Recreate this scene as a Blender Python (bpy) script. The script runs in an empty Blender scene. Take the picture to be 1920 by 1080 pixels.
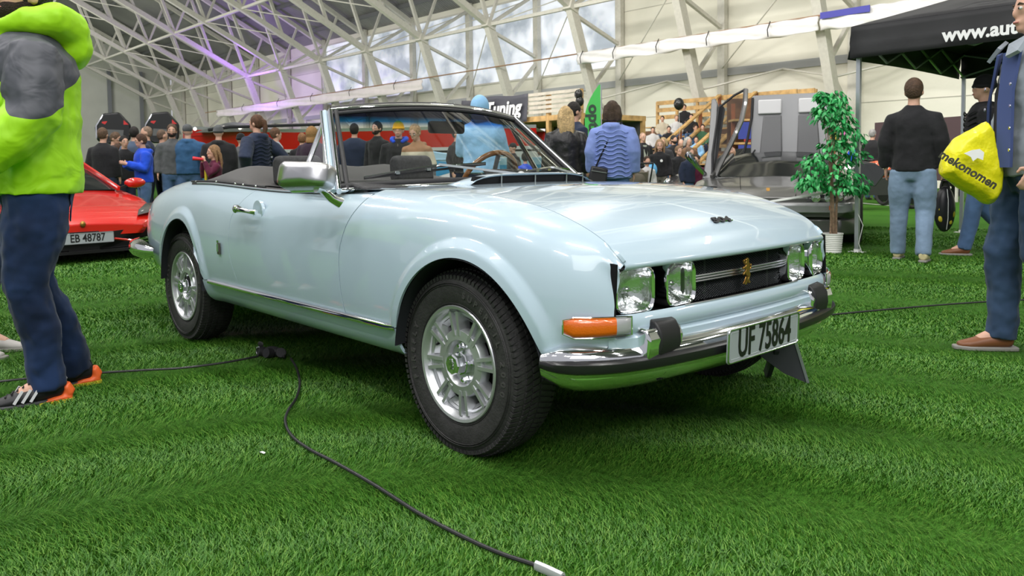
import bpy, bmesh, math, random
import numpy as np
from mathutils import Vector, Matrix, noise as mnoise
R=math.radians; PI=math.pi
random.seed(7); rng=np.random.default_rng(7)
S=bpy.context.scene; COL=S.collection
# ------------------------------------------------------------ camera
CAM=np.array([2.0845,-2.4419,0.985]); F=1483.14; CY=392.57
YAW,PITCH,ROLL=2.4002,0.0547,-0.0134
def cam_axes():
    cy,sy=math.cos(YAW),math.sin(YAW); cp,sp=math.cos(PITCH),math.sin(PITCH)
    f=np.array([cy*cp,sy*cp,-sp]); r=np.array([sy,-cy,0.]); u=np.cross(r,f)
    c,s=math.cos(ROLL),math.sin(ROLL)
    return c*r+s*u, -s*r+c*u, f
CR,CU,CF=cam_axes()
cd=bpy.data.cameras.new('camera'); cam=bpy.data.objects.new('camera',cd); COL.objects.link(cam)
m=Matrix.Identity(4)
for i in range(3): m[i][0]=CR[i]; m[i][1]=CU[i]; m[i][2]=-CF[i]; m[i][3]=CAM[i]
cam.matrix_world=m
cd.sensor_width=36; cd.lens=F/1920*36; cd.shift_y=-(540-CY)/1920; cd.clip_end=400; cd.clip_start=.05
cd.dof.use_dof=True; cd.dof.focus_distance=3.3; cd.dof.aperture_fstop=8
S.camera=cam
# ------------------------------------------------------------ world, exposure, lights
S.view_settings.view_transform='Standard'; S.view_settings.look='None'; S.view_settings.gamma=1
S.view_settings.use_curve_mapping=False; S.view_settings.exposure=0.0
W=bpy.data.worlds.new('world'); S.world=W; W.use_nodes=True
bg=W.node_tree.nodes['Background']; bg.inputs[0].default_value=(.93,.94,1,1); bg.inputs[1].default_value=.50
def area(loc,rot,sx,sy,p,col=(1,1,1)):
    l=bpy.data.lights.new('area_light','AREA'); l.shape='RECTANGLE'; l.size=sx; l.size_y=sy; l.energy=p; l.color=col
    o=bpy.data.objects.new('area_light',l); COL.objects.link(o); o.location=loc; o.rotation_euler=rot; return o
# rows of long hall lamps under the roof
for i in range(6):
    for j in range(4):
        area((-17+i*6.5,(-9,-3.6,1.8,14.5)[j],11.5),(0,0,0),2.4,.35,285,(1,.98,.95))
# unseen area lights added to brighten the roof and the fabric side wall
for i in range(5):
    area((-62+i*15,6,5.5+(i>2)*6),(R(105),0,0),10,3,(1000 if i<3 else 2500),(1,.97,.9))
area((6,-5,6.5),(R(38),0,R(30)),6,4,260,(1,1,1))  # area light ahead of the nose, tilted down toward the car
area((-58,-4,13),(0,R(78),0),8,16,3800,(1,.98,.93))  # added area light without a fixture, brightens the end wall
pl=bpy.data.lights.new('purple_spot','POINT'); pl.energy=650; pl.color=(.42,.15,1); pl.shadow_soft_size=.3
po=bpy.data.objects.new('purple_spot',pl); COL.objects.link(po); po.location=(-54,21.5,7.6)

# ------------------------------------------------------------ placing helpers (real distances)
def ray(x,y): return CF+CR*((x-960)/F)+CU*((CY-y)/F)
def on(ax,c,x,y):
    d=ray(x,y); t=(c-CAM[ax])/d[ax]; return CAM+d*t
def at(x,depth,z=0):
    d=ray(x,311); d=d/ (d@CF); p=CAM+d*depth; return np.array([p[0],p[1],z])
def head(x,ytop,H):
    p=on(2,H,x,ytop); return p[0],p[1]
# ------------------------------------------------------------ materials
MATS={}
def M(name,col,rough=.6,metal=0,coat=0,bump=0,bscale=40,var=0,vscale=8,spec=.5,trans=0,ior=1.45,emit=0,sheen=0,coat_r=.05):
    if name in MATS: return MATS[name]
    m=bpy.data.materials.new(name); m.use_nodes=True; nt=m.node_tree; b=nt.nodes['Principled BSDF']
    b.inputs['Base Color'].default_value=(*col,1); b.inputs['Roughness'].default_value=rough; b.inputs['Metallic'].default_value=metal
    b.inputs['Coat Weight'].default_value=coat; b.inputs['Coat Roughness'].default_value=coat_r; b.inputs['Specular IOR Level'].default_value=spec
    b.inputs['Transmission Weight'].default_value=trans; b.inputs['IOR'].default_value=ior; b.inputs['Sheen Weight'].default_value=sheen
    if emit: b.inputs['Emission Color'].default_value=(*col,1); b.inputs['Emission Strength'].default_value=emit
    tc=nt.nodes.new('ShaderNodeTexCoord')
    if var:
        n=nt.nodes.new('ShaderNodeTexNoise'); n.inputs['Scale'].default_value=vscale; n.inputs['Detail'].default_value=5
        nt.links.new(tc.outputs['Object'],n.inputs['Vector'])
        r=nt.nodes.new('ShaderNodeValToRGB'); e=r.color_ramp.elements
        e[0].position=.3; e[1].position=.7
        e[0].color=(*[max(0,c*(1-var)) for c in col],1); e[1].color=(*[min(1,c*(1+var)) for c in col],1)
        nt.links.new(n.outputs['Fac'],r.inputs[0]); nt.links.new(r.outputs[0],b.inputs['Base Color'])
    if bump:
        n=nt.nodes.new('ShaderNodeTexNoise'); n.inputs['Scale'].default_value=bscale; n.inputs['Detail'].default_value=3
        nt.links.new(tc.outputs['Object'],n.inputs['Vector'])
        bp=nt.nodes.new('ShaderNodeBump'); bp.inputs['Strength'].default_value=bump; bp.inputs['Distance'].default_value=.02
        nt.links.new(n.outputs['Fac'],bp.inputs['Height']); nt.links.new(bp.outputs[0],b.inputs['Normal'])
    MATS[name]=m; return m
def cloth(name,col,var=.25,bump=.5,rough=.85,bscale=9): return M(name,col,rough,bump=bump,bscale=bscale,var=var,vscale=4,sheen=.1,spec=.25)
paint=M('pale_blue_paint',(.425,.54,.625),.28,coat=1,coat_r=.02)
chrome=M('chrome',(.86,.87,.89),.06,1); dchrome=M('dull_chrome',(.6,.61,.63),.22,1)
rubber=M('rubber',(.022,.022,.024),.6,bump=.1,bscale=300); blackp=M('black_plastic',(.015,.015,.017),.35)
blackm=M('matt_black',(.008,.008,.009),.9); tyre_m=M('tyre',(.028,.027,.027),.62,bump=.15,bscale=120,var=.25,vscale=30)
alloy=M('alloy',(.56,.57,.59),.32,.75); leather=M('black_vinyl',(.018,.018,.02),.55,bump=.2,bscale=60)
tonn=M('tonneau_vinyl',(.05,.048,.048),.6,bump=.15,bscale=200)
steel=M('painted_steel',(.62,.60,.54),.55,var=.06); white=M('white_plastic',(.8,.8,.78),.5)
wood=M('pine_wood',(.50,.31,.12),.6,bump=.2,bscale=30,var=.3,vscale=5); dwood=M('dark_wood',(.13,.065,.03),.6,var=.3)
gold=M('gold_emblem',(.42,.23,.06),.38,.9); alu=M('aluminium',(.55,.58,.62),.35,.8)
skin=M('skin',(.62,.36,.26),.55,var=.06,vscale=30); jeans=cloth('jeans',(.045,.09,.19),.5); 
# ------------------------------------------------------------ mesh helpers
class PM:
    def __init__(s): s.v=[]; s.f=[]; s.mi=[]
    def add(s,vs,fs,mi=0):
        o=len(s.v); s.v+= [tuple(map(float,v)) for v in vs]; s.f+=[tuple(o+i for i in f) for f in fs]; s.mi+=[mi]*len(fs)
    def box(s,c,d,rot=None,mi=0,taper=1):
        c=np.array(c,float); d=np.array(d,float)/2
        vs=[]
        for z in(-1,1):
            k=taper if z>0 else 1
            for x,y in((-1,-1),(1,-1),(1,1),(-1,1)): vs.append((x*d[0]*k,y*d[1]*k,z*d[2]))
        if rot is not None: vs=[tuple(rot@Vector(v)) for v in vs]
        vs=[np.array(v)+c for v in vs]
        s.add(vs,[(3,2,1,0),(4,5,6,7),(0,1,5,4),(1,2,6,5),(2,3,7,6),(3,0,4,7)],mi)
    def beam(s,a,b,w,h=None,mi=0,up=(0,0,1)):
        a=np.array(a,float); b=np.array(b,float); h=h or w
        d=b-a; L=np.linalg.norm(d); d/=L; u=np.array(up,float)
        if abs(d@u)>.98: u=np.array([1.,0,0])
        x=np.cross(d,u); x/=np.linalg.norm(x); y=np.cross(x,d)
        vs=[p+x*i*w/2+y*j*h/2 for p in(a,b) for i,j in((-1,-1),(1,-1),(1,1),(-1,1))]
        s.add(vs,[(0,1,2,3),(7,6,5,4),(1,0,4,5),(2,1,5,6),(3,2,6,7),(0,3,7,4)],mi)
    def sweep(s,path,rad,n=8,closed=False,mi=0,cap=True,sq=None):
        P=[np.array(p,float) for p in path]; N=len(P); rings=[]
        rr=rad if hasattr(rad,'__len__') else [rad]*N
        prev=None
        for i in range(N):
            a=P[i-1] if (i>0 or closed) else P[i]; b=P[(i+1)%N] if (i<N-1 or closed) else P[i]
            d=b-a; d=d/(np.linalg.norm(d)+1e-12)
            if prev is None:
                u=np.array([0,0,1.]) if abs(d[2])<.9 else np.array([1.,0,0]); x=np.cross(d,u)
            else: x=prev-d*(prev@d)
            x/=np.linalg.norm(x)+1e-12; y=np.cross(d,x); prev=x
            ra,rb=(rr[i] if hasattr(rr[i],'__len__') else (rr[i],rr[i]))
            rings.append([P[i]+x*ra*math.cos(2*PI*k/n)+y*rb*math.sin(2*PI*k/n) for k in range(n)])
        vs=[v for r in rings for v in r]; fs=[]
        for i in range(N if closed else N-1):
            j=(i+1)%N
            for k in range(n): fs.append((i*n+k,i*n+(k+1)%n,j*n+(k+1)%n,j*n+k))
        if cap and not closed: fs+= [tuple(range(n))[::-1],tuple((N-1)*n+k for k in range(n))]
        s.add(vs,fs,mi)
    def ell(s,c,r,n=12,m=8,rot=None,mi=0):
        vs=[];c=np.array(c,float)
        for i in range(1,m):
            th=PI*i/m
            for k in range(n):
                v=Vector((r[0]*math.sin(th)*math.cos(2*PI*k/n),r[1]*math.sin(th)*math.sin(2*PI*k/n),r[2]*math.cos(th)))
                if rot is not None: v=rot@v
                vs.append(np.array(v)+c)
        t=Vector((0,0,r[2])); b=Vector((0,0,-r[2]))
        if rot is not None: t=rot@t; b=rot@b
        vs+= [np.array(t)+c,np.array(b)+c]; T=len(vs)-2; fs=[]
        for k in range(n):
            fs.append((T,k,(k+1)%n)); fs.append((T+1,(m-2)*n+(k+1)%n,(m-2)*n+k))
            for i in range(m-2): fs.append((i*n+k,(i+1)*n+k,(i+1)*n+(k+1)%n,i*n+(k+1)%n))
        s.add(vs,fs,mi)
    def lathe(s,prof,axis='z',c=(0,0,0),n=32,mi=0,closed=False):
        c=np.array(c,float); vs=[]; m=len(prof)
        for k in range(n):
            a=2*PI*k/n
            for r,h in prof:
                if axis=='z': v=(r*math.cos(a),r*math.sin(a),h)
                elif axis=='y': v=(r*math.cos(a),h,r*math.sin(a))
                else: v=(h,r*math.cos(a),r*math.sin(a))
                vs.append(c+np.array(v))
        fs=[]
        for k in range(n):
            k2=(k+1)%n
            for i in range(m if closed else m-1):
                j=(i+1)%m; fs.append((k*m+i,k2*m+i,k2*m+j,k*m+j))
        s.add(vs,fs,mi)
    def grid(s,G,mi=0,flip=False):
        a,b=G.shape[:2]; fs=[]
        for i in range(a-1):
            for j in range(b-1):
                f=(i*b+j,(i+1)*b+j,(i+1)*b+j+1,i*b+j+1); fs.append(f[::-1] if flip else f)
        s.add(G.reshape(-1,3),fs,mi)
    def prism(s,pts,vec,mi=0):
        pts=[np.array(p,float) for p in pts]; n=len(pts); v=np.array(vec,float)
        vs=pts+[p+v for p in pts]
        s.add(vs,[tuple(range(n))[::-1],tuple(range(n,2*n))]+[(i,(i+1)%n,n+(i+1)%n,n+i) for i in range(n)],mi)
    def mesh(s,name):
        me=bpy.data.meshes.new(name); me.from_pydata(s.v,[],s.f); me.polygons.foreach_set('material_index',s.mi)
        return me
def link(name,me,mats,parent=None,smooth=True,fix=True,ang=40):
    for mt in (mats if isinstance(mats,(list,tuple)) else [mats]): me.materials.append(mt)
    if fix:
        b=bmesh.new(); b.from_mesh(me); bmesh.ops.remove_doubles(b,verts=b.verts,dist=1e-5); bmesh.ops.recalc_face_normals(b,faces=b.faces); b.to_mesh(me); b.free()
    if smooth:
        me.polygons.foreach_set('use_smooth',[True]*len(me.polygons))
        if ang: me.set_sharp_from_angle(angle=R(ang))
    o=bpy.data.objects.new(name,me); COL.objects.link(o)
    if parent is not None: o.parent=parent
    return o
def put(name,pm,mats,parent=None,**k): return link(name,pm.mesh(name),mats,parent,**k)
def tag(o,label=None,cat=None,group=None,kind=None):
    if label: o['label']=label
    if cat: o['category']=cat
    if group: o['group']=group
    if kind: o['kind']=kind
    return o
def thing(name,label,cat,loc=(0,0,0),rz=0,group=None):
    o=bpy.data.objects.new(name,None); COL.objects.link(o); o.empty_display_size=.1
    o.location=loc; o.rotation_euler=(0,0,rz); return tag(o,label,cat,group)
def sharp_shell(o,th,off=-1):
    md=o.modifiers.new('s','SOLIDIFY'); md.thickness=th; md.offset=off
    e=o.modifiers.new('e','EDGE_SPLIT'); e.split_angle=R(45)
def bevel(o,w,seg=2,ang=30):
    md=o.modifiers.new('b','BEVEL'); md.width=w; md.segments=seg; md.limit_method='ANGLE'; md.angle_limit=R(ang); return o
def text(name,s,size,mat,parent,loc,rot_m,ext=.002,sx=1,bold=0,shear=0,align='CENTER'):
    c=bpy.data.curves.new(name,'FONT'); c.body=s; c.size=size; c.extrude=ext; c.align_x=align; c.align_y='CENTER'; c.offset=bold; c.shear=shear; c.resolution_u=3
    o=bpy.data.objects.new(name,c); COL.objects.link(o)
    dg=bpy.context.evaluated_depsgraph_get(); me=bpy.data.meshes.new_from_object(o.evaluated_get(dg)); bpy.data.objects.remove(o); bpy.data.curves.remove(c)
    me.name=name; me.materials.clear()
    me.transform(Matrix.Translation(Vector(loc))@rot_m.to_4x4()@Matrix.Diagonal((sx,1,1,1)))
    return link(name,me,mat,parent,smooth=False,fix=False)
def basis(x,y):
    x=Vector(x).normalized(); y=Vector(y); y=(y-x*y.dot(x)).normalized(); z=x.cross(y)
    m=Matrix((x,y,z)); m.transpose(); return m
def interp(tab,x):
    xs=np.array([t[0] for t in tab]); ys=np.array([t[1] for t in tab]); 
    # pchip
    x=np.asarray(x,float); h=np.diff(xs); d=np.diff(ys)/h; mm=np.zeros(len(xs))
    mm[0],mm[-1]=d[0],d[-1]
    for i in range(1,len(xs)-1):
        if d[i-1]*d[i]>0:
            w1=2*h[i]+h[i-1]; w2=h[i]+2*h[i-1]; mm[i]=(w1+w2)/(w1/d[i-1]+w2/d[i])
    i=np.clip(np.searchsorted(xs,x)-1,0,len(xs)-2); t=np.clip((x-xs[i])/h[i],0,1)
    return ys[i]*(2*t**3-3*t**2+1)+h[i]*mm[i]*(t**3-2*t**2+t)+ys[i+1]*(-2*t**3+3*t**2)+h[i]*mm[i+1]*(t**3-t**2)
# ============================================================ HALL
def struct(name,pm,mats,parent=None,**k):
    o=put(name,pm,mats,parent,**k)
    if parent is None: o['kind']='structure'
    return o
# turf
tm=bpy.data.materials.new('turf'); tm.use_nodes=True; nt=tm.node_tree; b=nt.nodes['Principled BSDF']; b.inputs['Roughness'].default_value=.9; b.inputs['Specular IOR Level'].default_value=.15
tc=nt.nodes.new('ShaderNodeTexCoord')
def nz(sc,det=4):
    n=nt.nodes.new('ShaderNodeTexNoise'); n.inputs['Scale'].default_value=sc; n.inputs['Detail'].default_value=det; nt.links.new(tc.outputs['Object'],n.inputs['Vector']); return n
n1=nz(1.2); n2=nz(160,3); mx=nt.nodes.new('ShaderNodeMath'); mx.operation='MULTIPLY_ADD'; mx.inputs[1].default_value=.9
nt.links.new(n2.outputs['Fac'],mx.inputs[0]); nt.links.new(n1.outputs['Fac'],mx.inputs[2])
r=nt.nodes.new('ShaderNodeValToRGB'); e=r.color_ramp.elements; e[0].position=.35;e[1].position=1.2; e[0].color=(.018,.080,.006,1); e[1].color=(.06,.19,.018,1)
nt.links.new(mx.outputs[0],r.inputs[0]); nt.links.new(r.outputs[0],b.inputs['Base Color'])
bp=nt.nodes.new('ShaderNodeBump'); bp.inputs['Strength'].default_value=.8; bp.inputs['Distance'].default_value=.02; nt.links.new(n2.outputs['Fac'],bp.inputs['Height']); nt.links.new(bp.outputs[0],b.inputs['Normal'])
pm=PM(); pm.add([(-83,-45,0),(60,-45,0),(60,27.6,0),(-83,27.6,0)],[(0,1,2,3)]); fl=struct('floor',pm,tm,smooth=False)
# grass blades
def blades(xy,h,w,seed):
    g=np.random.default_rng(seed); n=len(xy); a=g.uniform(0,2*PI,n); hh=h*g.uniform(.6,1.2,n); lean=hh*g.uniform(.4,1.5,n); la=g.uniform(0,2*PI,n)
    dx=np.cos(a)*w/2; dy=np.sin(a)*w/2; lx=np.cos(la)*lean; ly=np.sin(la)*lean
    V=np.zeros((n,5,3)); X,Y=xy[:,0],xy[:,1]
    V[:,0]=np.stack([X-dx,Y-dy,0*X],1); V[:,1]=np.stack([X+dx,Y+dy,0*X],1)
    V[:,2]=np.stack([X+dx*.8+lx*.4,Y+dy*.8+ly*.4,hh*.65],1); V[:,3]=np.stack([X-dx*.8+lx*.4,Y-dy*.8+ly*.4,hh*.65],1)
    V[:,4]=np.stack([X+lx,Y+ly,hh],1); return V
def ground_pts(d0,d1,dens,seed,m=.06):
    g=np.random.default_rng(seed); ang=R(43); A=ang*(d1*d1-d0*d0); n=int(A*dens)
    d=np.sqrt(g.uniform(d0*d0,d1*d1,n)); t=YAW+g.uniform(-ang,ang,n); return np.stack([CAM[0]+d*np.cos(t),CAM[1]+d*np.sin(t)],1)
Vs=[blades(ground_pts(1.75,3.3,27000,1),.021,.0030,1),blades(ground_pts(3.3,5,13000,2),.021,.0042,2),blades(ground_pts(5,8,5200,3),.022,.0065,3),blades(ground_pts(8,13,1500,4),.023,.012,4)]
V=np.concatenate(Vs); n=len(V); print('blades',n)
me=bpy.data.meshes.new('turf_blades'); me.vertices.add(n*5); me.vertices.foreach_set('co',V.reshape(-1))
base=np.arange(n)[:,None]*5; quads=(base+np.array([0,1,2,3])).reshape(-1); tris=(base+np.array([3,2,4])).reshape(-1)
me.loops.add(n*7); li=np.concatenate([ (base+np.array([0,1,2,3])), (base+np.array([3,2,4]))],1).reshape(-1); me.loops.foreach_set('vertex_index',li)
me.polygons.add(n*2); st=np.stack([np.arange(n)*7,np.arange(n)*7+4],1).reshape(-1); me.polygons.foreach_set('loop_start',st)
me.update(calc_edges=True)
gm=bpy.data.materials.new('grass_blade'); gm.use_nodes=True; nt=gm.node_tree; b=nt.nodes['Principled BSDF']; b.inputs['Roughness'].default_value=.5; b.inputs['Specular IOR Level'].default_value=.3
gi=nt.nodes.new('ShaderNodeNewGeometry'); r=nt.nodes.new('ShaderNodeValToRGB'); e=r.color_ramp.elements
e[0].color=(.022,.092,.007,1); e[1].color=(.20,.36,.055,1); x=e.new(.55); x.color=(.062,.195,.018,1)
tc=nt.nodes.new('ShaderNodeTexCoord'); nn=nz(2.2,5); 
ma=nt.nodes.new('ShaderNodeMath'); ma.operation='MULTIPLY_ADD'; ma.inputs[1].default_value=.75; mb=nt.nodes.new('ShaderNodeMath'); mb.operation='MULTIPLY_ADD'; mb.inputs[1].default_value=.22; mb.inputs[2].default_value=-.0
nt.links.new(nn.outputs['Fac'],mb.inputs[0]); nt.links.new(gi.outputs['Random Per Island'],ma.inputs[0]); nt.links.new(mb.outputs[0],ma.inputs[2])
nt.links.new(ma.outputs[0],r.inputs[0]); nt.links.new(r.outputs[0],b.inputs['Base Color'])
turf=link('artificial_turf',me,gm,None,smooth=False,fix=False); tag(turf,'short bright green artificial grass blades covering the hall floor','artificial turf',kind='stuff')
# white pitch lines far back
pm=PM()
pm.prism([at(1586,19.5,.004),at(1700,16.8,.004),at(1700,16.6,.004),at(1586,19.2,.004)],(0,0,.004)); pm.prism([at(1880,14.5,.004),at(1960,13.5,.004),at(1960,13.35,.004),at(1880,14.35,.004)],(0,0,.004)); struct('trim_1',pm,M('line_white',(.6,.68,.55),.8))
# --- side wall (fabric), end wall, roof
YW,ZE,SL=27.5,10.5,math.tan(R(27.4)); NX=[-17.0-5.67*k for k in range(-5,12)]; XE=-83
wm=bpy.data.materials.new('fabric_wall'); wm.use_nodes=True; nt=wm.node_tree; b=nt.nodes['Principled BSDF']; b.inputs['Roughness'].default_value=.6
tc=nt.nodes.new('ShaderNodeTexCoord'); n=nz(.22,3); r=nt.nodes.new('ShaderNodeValToRGB'); e=r.color_ramp.elements; e[0].position=.35;e[1].position=.7; e[0].color=(.74,.715,.61,1); e[1].color=(.86,.84,.74,1)
nt.links.new(n.outputs['Fac'],r.inputs[0]); nt.links.new(r.outputs[0],b.inputs['Base Color'])
n3=nz(1.3,3); bp=nt.nodes.new('ShaderNodeBump'); bp.inputs['Strength'].default_value=.35; bp.inputs['Distance'].default_value=.12; nt.links.new(n3.outputs['Fac'],bp.inputs['Height']); nt.links.new(bp.outputs[0],b.inputs['Normal'])
pm=PM(); pm.box(((XE+60)/2,YW+.15,ZE/2),(60-XE,.1,ZE+.2)); wl=struct('wall_side',pm,wm,smooth=False)
gw=M('end_wall_grey',(.58,.59,.53),.7,var=.06,vscale=.6)
pm=PM(); pm.prism([(XE-.1,-45,0),(XE-.1,YW,0),(XE-.1,YW,ZE),(XE-.1,-8,29.2),(XE-.1,-45,10.5)],(-.15,0,0)); struct('wall_end',pm,gw,smooth=False)
rm=bpy.data.materials.new('roof_sheet'); rm.use_nodes=True; nt=rm.node_tree; b=nt.nodes['Principled BSDF']; b.inputs['Roughness'].default_value=.5; b.inputs['Metallic'].default_value=.2
tc=nt.nodes.new('ShaderNodeTexCoord'); n=nz(.35,3); r=nt.nodes.new('ShaderNodeValToRGB'); e=r.color_ramp.elements; e[0].position=.3;e[1].position=.75; e[0].color=(.20,.20,.20,1); e[1].color=(.33,.33,.32,1)
nt.links.new(n.outputs['Fac'],r.inputs[0]); nt.links.new(r.outputs[0],b.inputs['Base Color'])
wv=nt.nodes.new('ShaderNodeTexWave'); wv.inputs['Scale'].default_value=1.6; wv.bands_direction='X'; nt.links.new(tc.outputs['Object'],wv.inputs['Vector'])
bp=nt.nodes.new('ShaderNodeBump'); bp.inputs['Strength'].default_value=.6; bp.inputs['Distance'].default_value=.08; nt.links.new(wv.outputs['Fac'],bp.inputs['Height']); nt.links.new(bp.outputs[0],b.inputs['Normal'])
RY=-8
pm=PM(); pm.prism([(XE-.3,YW+.4,ZE-.2),(XE-.3,RY,ZE+(YW-RY)*SL),(XE-.3,RY,ZE+(YW-RY)*SL+.3),(XE-.3,YW+.4,ZE+.1)],(145,0,0)); cl=struct('ceiling',pm,rm,smooth=False)
# purlins
pu=M('purlin_grey',(.16,.165,.17),.5,.3)
for k in range(9):
    y=YW-1.2-k*2.6; z=ZE+(YW-y)*SL-.12; p2=PM(); p2.box(((XE+20)/2,y,z),(20-XE,.16,.22)); o=put('purlin',p2,pu,cl,smooth=False)
# fabric panel windows (backlit) between posts, high on the side wall
gp=bpy.data.materials.new('backlit_sheet'); gp.use_nodes=True; nt=gp.node_tree; b=nt.nodes['Principled BSDF']; b.inputs['Roughness'].default_value=.35
tc=nt.nodes.new('ShaderNodeTexCoord'); n=nz(.7,6); r=nt.nodes.new('ShaderNodeValToRGB'); e=r.color_ramp.elements; e[0].position=.36;e[1].position=.6; e[0].color=(.42,.47,.55,1); e[1].color=(.86,.90,1.0,1)
nt.links.new(n.outputs['Fac'],r.inputs[0]); nt.links.new(r.outputs[0],b.inputs['Base Color']); nt.links.new(r.outputs[0],b.inputs['Emission Color']); b.inputs['Emission Strength'].default_value=.42
k=0
for X in NX:
    if X-5.67<-52 or X>-22: continue
    k+=1; p2=PM(); p2.box((X-2.83,YW+.085,7.9),(5.45,.03,4.3)); w=struct('window_%d'%k,p2,gp,smooth=False)
    for z in (5.72,10.08):
        q=PM(); q.box((X-2.83,YW+.05,z),(5.5,.06,.10)); put('window_frame',q,steel,w,smooth=False)
# fabric seams / girders on the wall
seam=M('seam_grey',(.42,.43,.44),.6)
pm=PM(); pm.box((-38,YW+.06,4.9),(100,.08,.32)); struct('trim_2',pm,seam,smooth=False)
pm=PM()
for z in (1.6,3.2,6.6,8.3): pm.box((-20,YW+.09,z),(120,.025,.03))
struct('trim_3',pm,M('seam_line',(.50,.48,.42),.7),smooth=False)
# posts and wall K bracing
YN,ZN=24.0,8.1
c27,s27=math.cos(R(27.4)),math.sin(R(27.4))
def chordpt(s): return (YN-s*c27, ZN+s*s27)
for i,X in enumerate(NX):
    p2=PM(); p2.box((X,YW-.12,ZE/2),(.34,.26,ZE)); post=struct('trim_%d'%(10+i),p2,steel,smooth=False)
    t=thing('roof_truss','',None,(X,0,0)); t['kind']='structure'; t.name='trim_%d'%(40+i)
    # raking column
    p2=PM(); p2.beam((0,27.0,0),(0,YN,ZN),.42,.34,up=(1,0,0)); put('raking_column',p2,steel,t,smooth=False)
    p2=PM(); p2.box((0,YN,ZN),(.5,.55,.4),Matrix.Rotation(R(-20),3,'X')); put('node_plate',p2,steel,t,smooth=False)
    L=30; a=chordpt(0); e_=chordpt(L)
    p2=PM(); p2.beam((0,*a),(0,*e_),.3,.3,up=(1,0,0)); put('lower_chord',p2,steel,t,smooth=False)
    yr=lambda y: ZE+(YW-y)*SL-.35
    p2=PM(); p2.beam((0,YW-.1,yr(YW)),(0,YN-L*c27,yr(YN-L*c27)),.26,.26,up=(1,0,0)); put('top_chord',p2,steel,t,smooth=False)
    for s_ in (0,3,6,9,12,15,18,21,24,27):
        y,z=chordpt(s_); y2=y-1.7; p2=PM(); p2.beam((0,y,z),(0,y2,yr(y2)),.17,up=(1,0,0)); put('strut',p2,steel,t,smooth=False)
        y2=y+1.35; p2=PM()
        if s_ in(0,6,12,18,24): p2.beam((0,y,z),(0,y2,yr(y2)),.13,up=(1,0,0)); put('strut',p2,steel,t,smooth=False)
    for pa,pb,w in (((YN,ZN),(YW-.1,ZE-.4),.16),((YN+.2,ZN-.3),(YW-.2,6.75),.15),((YW-.2,6.45),(25.4,4.6),.15),((25.45,4.3),(YW-.2,2.6),.15)):
        p2=PM(); p2.beam((0,*pa),(0,*pb),w,up=(1,0,0)); put('strut',p2,steel,t,smooth=False)
    if i<len(NX)-1:
        X2=-5.67
        for (y,z,w) in ((YN,ZN,.16),(*chordpt(6),.15),(*chordpt(15),.15)):
            p2=PM(); p2.beam((0,y,z),(X2,y,z),w); put('tie_beam',p2,steel,t,smooth=False)
        for sgn in (0,1):
            p2=PM(); a_=(0,*chordpt(3+6*sgn)); b_=(X2,*chordpt(6+6*sgn)); p2.sweep([a_,b_],.035,6); put('tie_rod',p2,steel,t)
        p2=PM(); p2.sweep([(0,YN,ZN),(X2,YW-.2,5.0)],.03,5); put('tie_rod',p2,steel,t)
        p2=PM(); p2.sweep([(X2,YN,ZN),(0,YW-.2,9.9)],.03,5); put('tie_rod',p2,steel,t)
        p2=PM(); p2.sweep([(0,26,4.1),(X2/2,YW-.2,4.75),(X2,26,4.1)],.045,5); put('tie_rod',p2,steel,t)
# end-wall columns and a lattice column
for i,y in enumerate((24.5,21.5,17.5,13,8.5,4)):
    p2=PM(); p2.box((XE+.2,y,5.5),(.3,.3,11)); struct('trim_%d'%(70+i),p2,M('post_grey',(.22,.23,.25),.6),smooth=False)
# cord along the columns and the rolled white banner cloth
def drape(name,x0,x1,z0,h,y,mat,label,cat,seedv):
    n=90; G=np.zeros((n,7,3)); g=np.random.default_rng(seedv)
    for i in range(n):
        X=x0+(x1-x0)*i/(n-1); f=abs(math.sin(i*PI/22)); hh=h*(1-.12*(1-f))
        for j in range(7):
            v=j/6; G[i,j]=(X,y+.05*math.sin(v*9+i*.35)-.03*f, z0+h/2-(h-hh)*0-hh*v+.012*math.sin(i*.8+v*3))
    pm=PM(); pm.grid(G); o=put(name,pm,mat,smooth=True,ang=0); md=o.modifiers.new('s','SOLIDIFY'); md.thickness=.02
    return tag(o,label,cat)
clothw=M('banner_white',(.82,.80,.80),.7,var=.04,vscale=2); clothp=M('banner_blush',(.80,.74,.74),.7,var=.05,vscale=2)
b1=drape('rolled_banner',-11.2,-22.6,5.78,.55,24.3,clothw,'long white rolled-up banner cloth hanging along the columns right of the green flag','banner',1)
b2=drape('rolled_banner',-34.5,-63.5,5.62,.62,24.3,clothp,'long pinkish white rolled-up banner cloth above the red boats at left','banner',2)
b3=drape('rolled_banner',-3.6,-11.1,5.8,.62,24.25,clothw,'white rolled-up banner with a blue strip beside the black canopy','banner',3)
pm=PM(); pm.box((-10.2,24.14,6.02),(1.7,.03,.22)); put('blue_strip',pm,M('banner_blue',(.06,.06,.36),.6),b3,smooth=False)
for bb,xs in ((b1,(-13,-15.6,-18,-20.3,-22.2)),(b2,(-37,-42,-47,-52,-58)),(b3,(-6,))):
    for X in xs:
        q=PM(); q.sweep([(X,24.1,5.55),(X,24.05,5.8),(X,24.25,6.12)],.02,5); put('cord_loop',q,rubber,bb)
pm=PM(); pm.sweep([(-3,24.35,6.1),(-66,24.35,5.9)],.035,6); tag(put('banner_cord',pm,M('cord_brown',(.33,.20,.12),.8)),'thin brown cord strung between the columns, carrying the white banners','cord')
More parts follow.
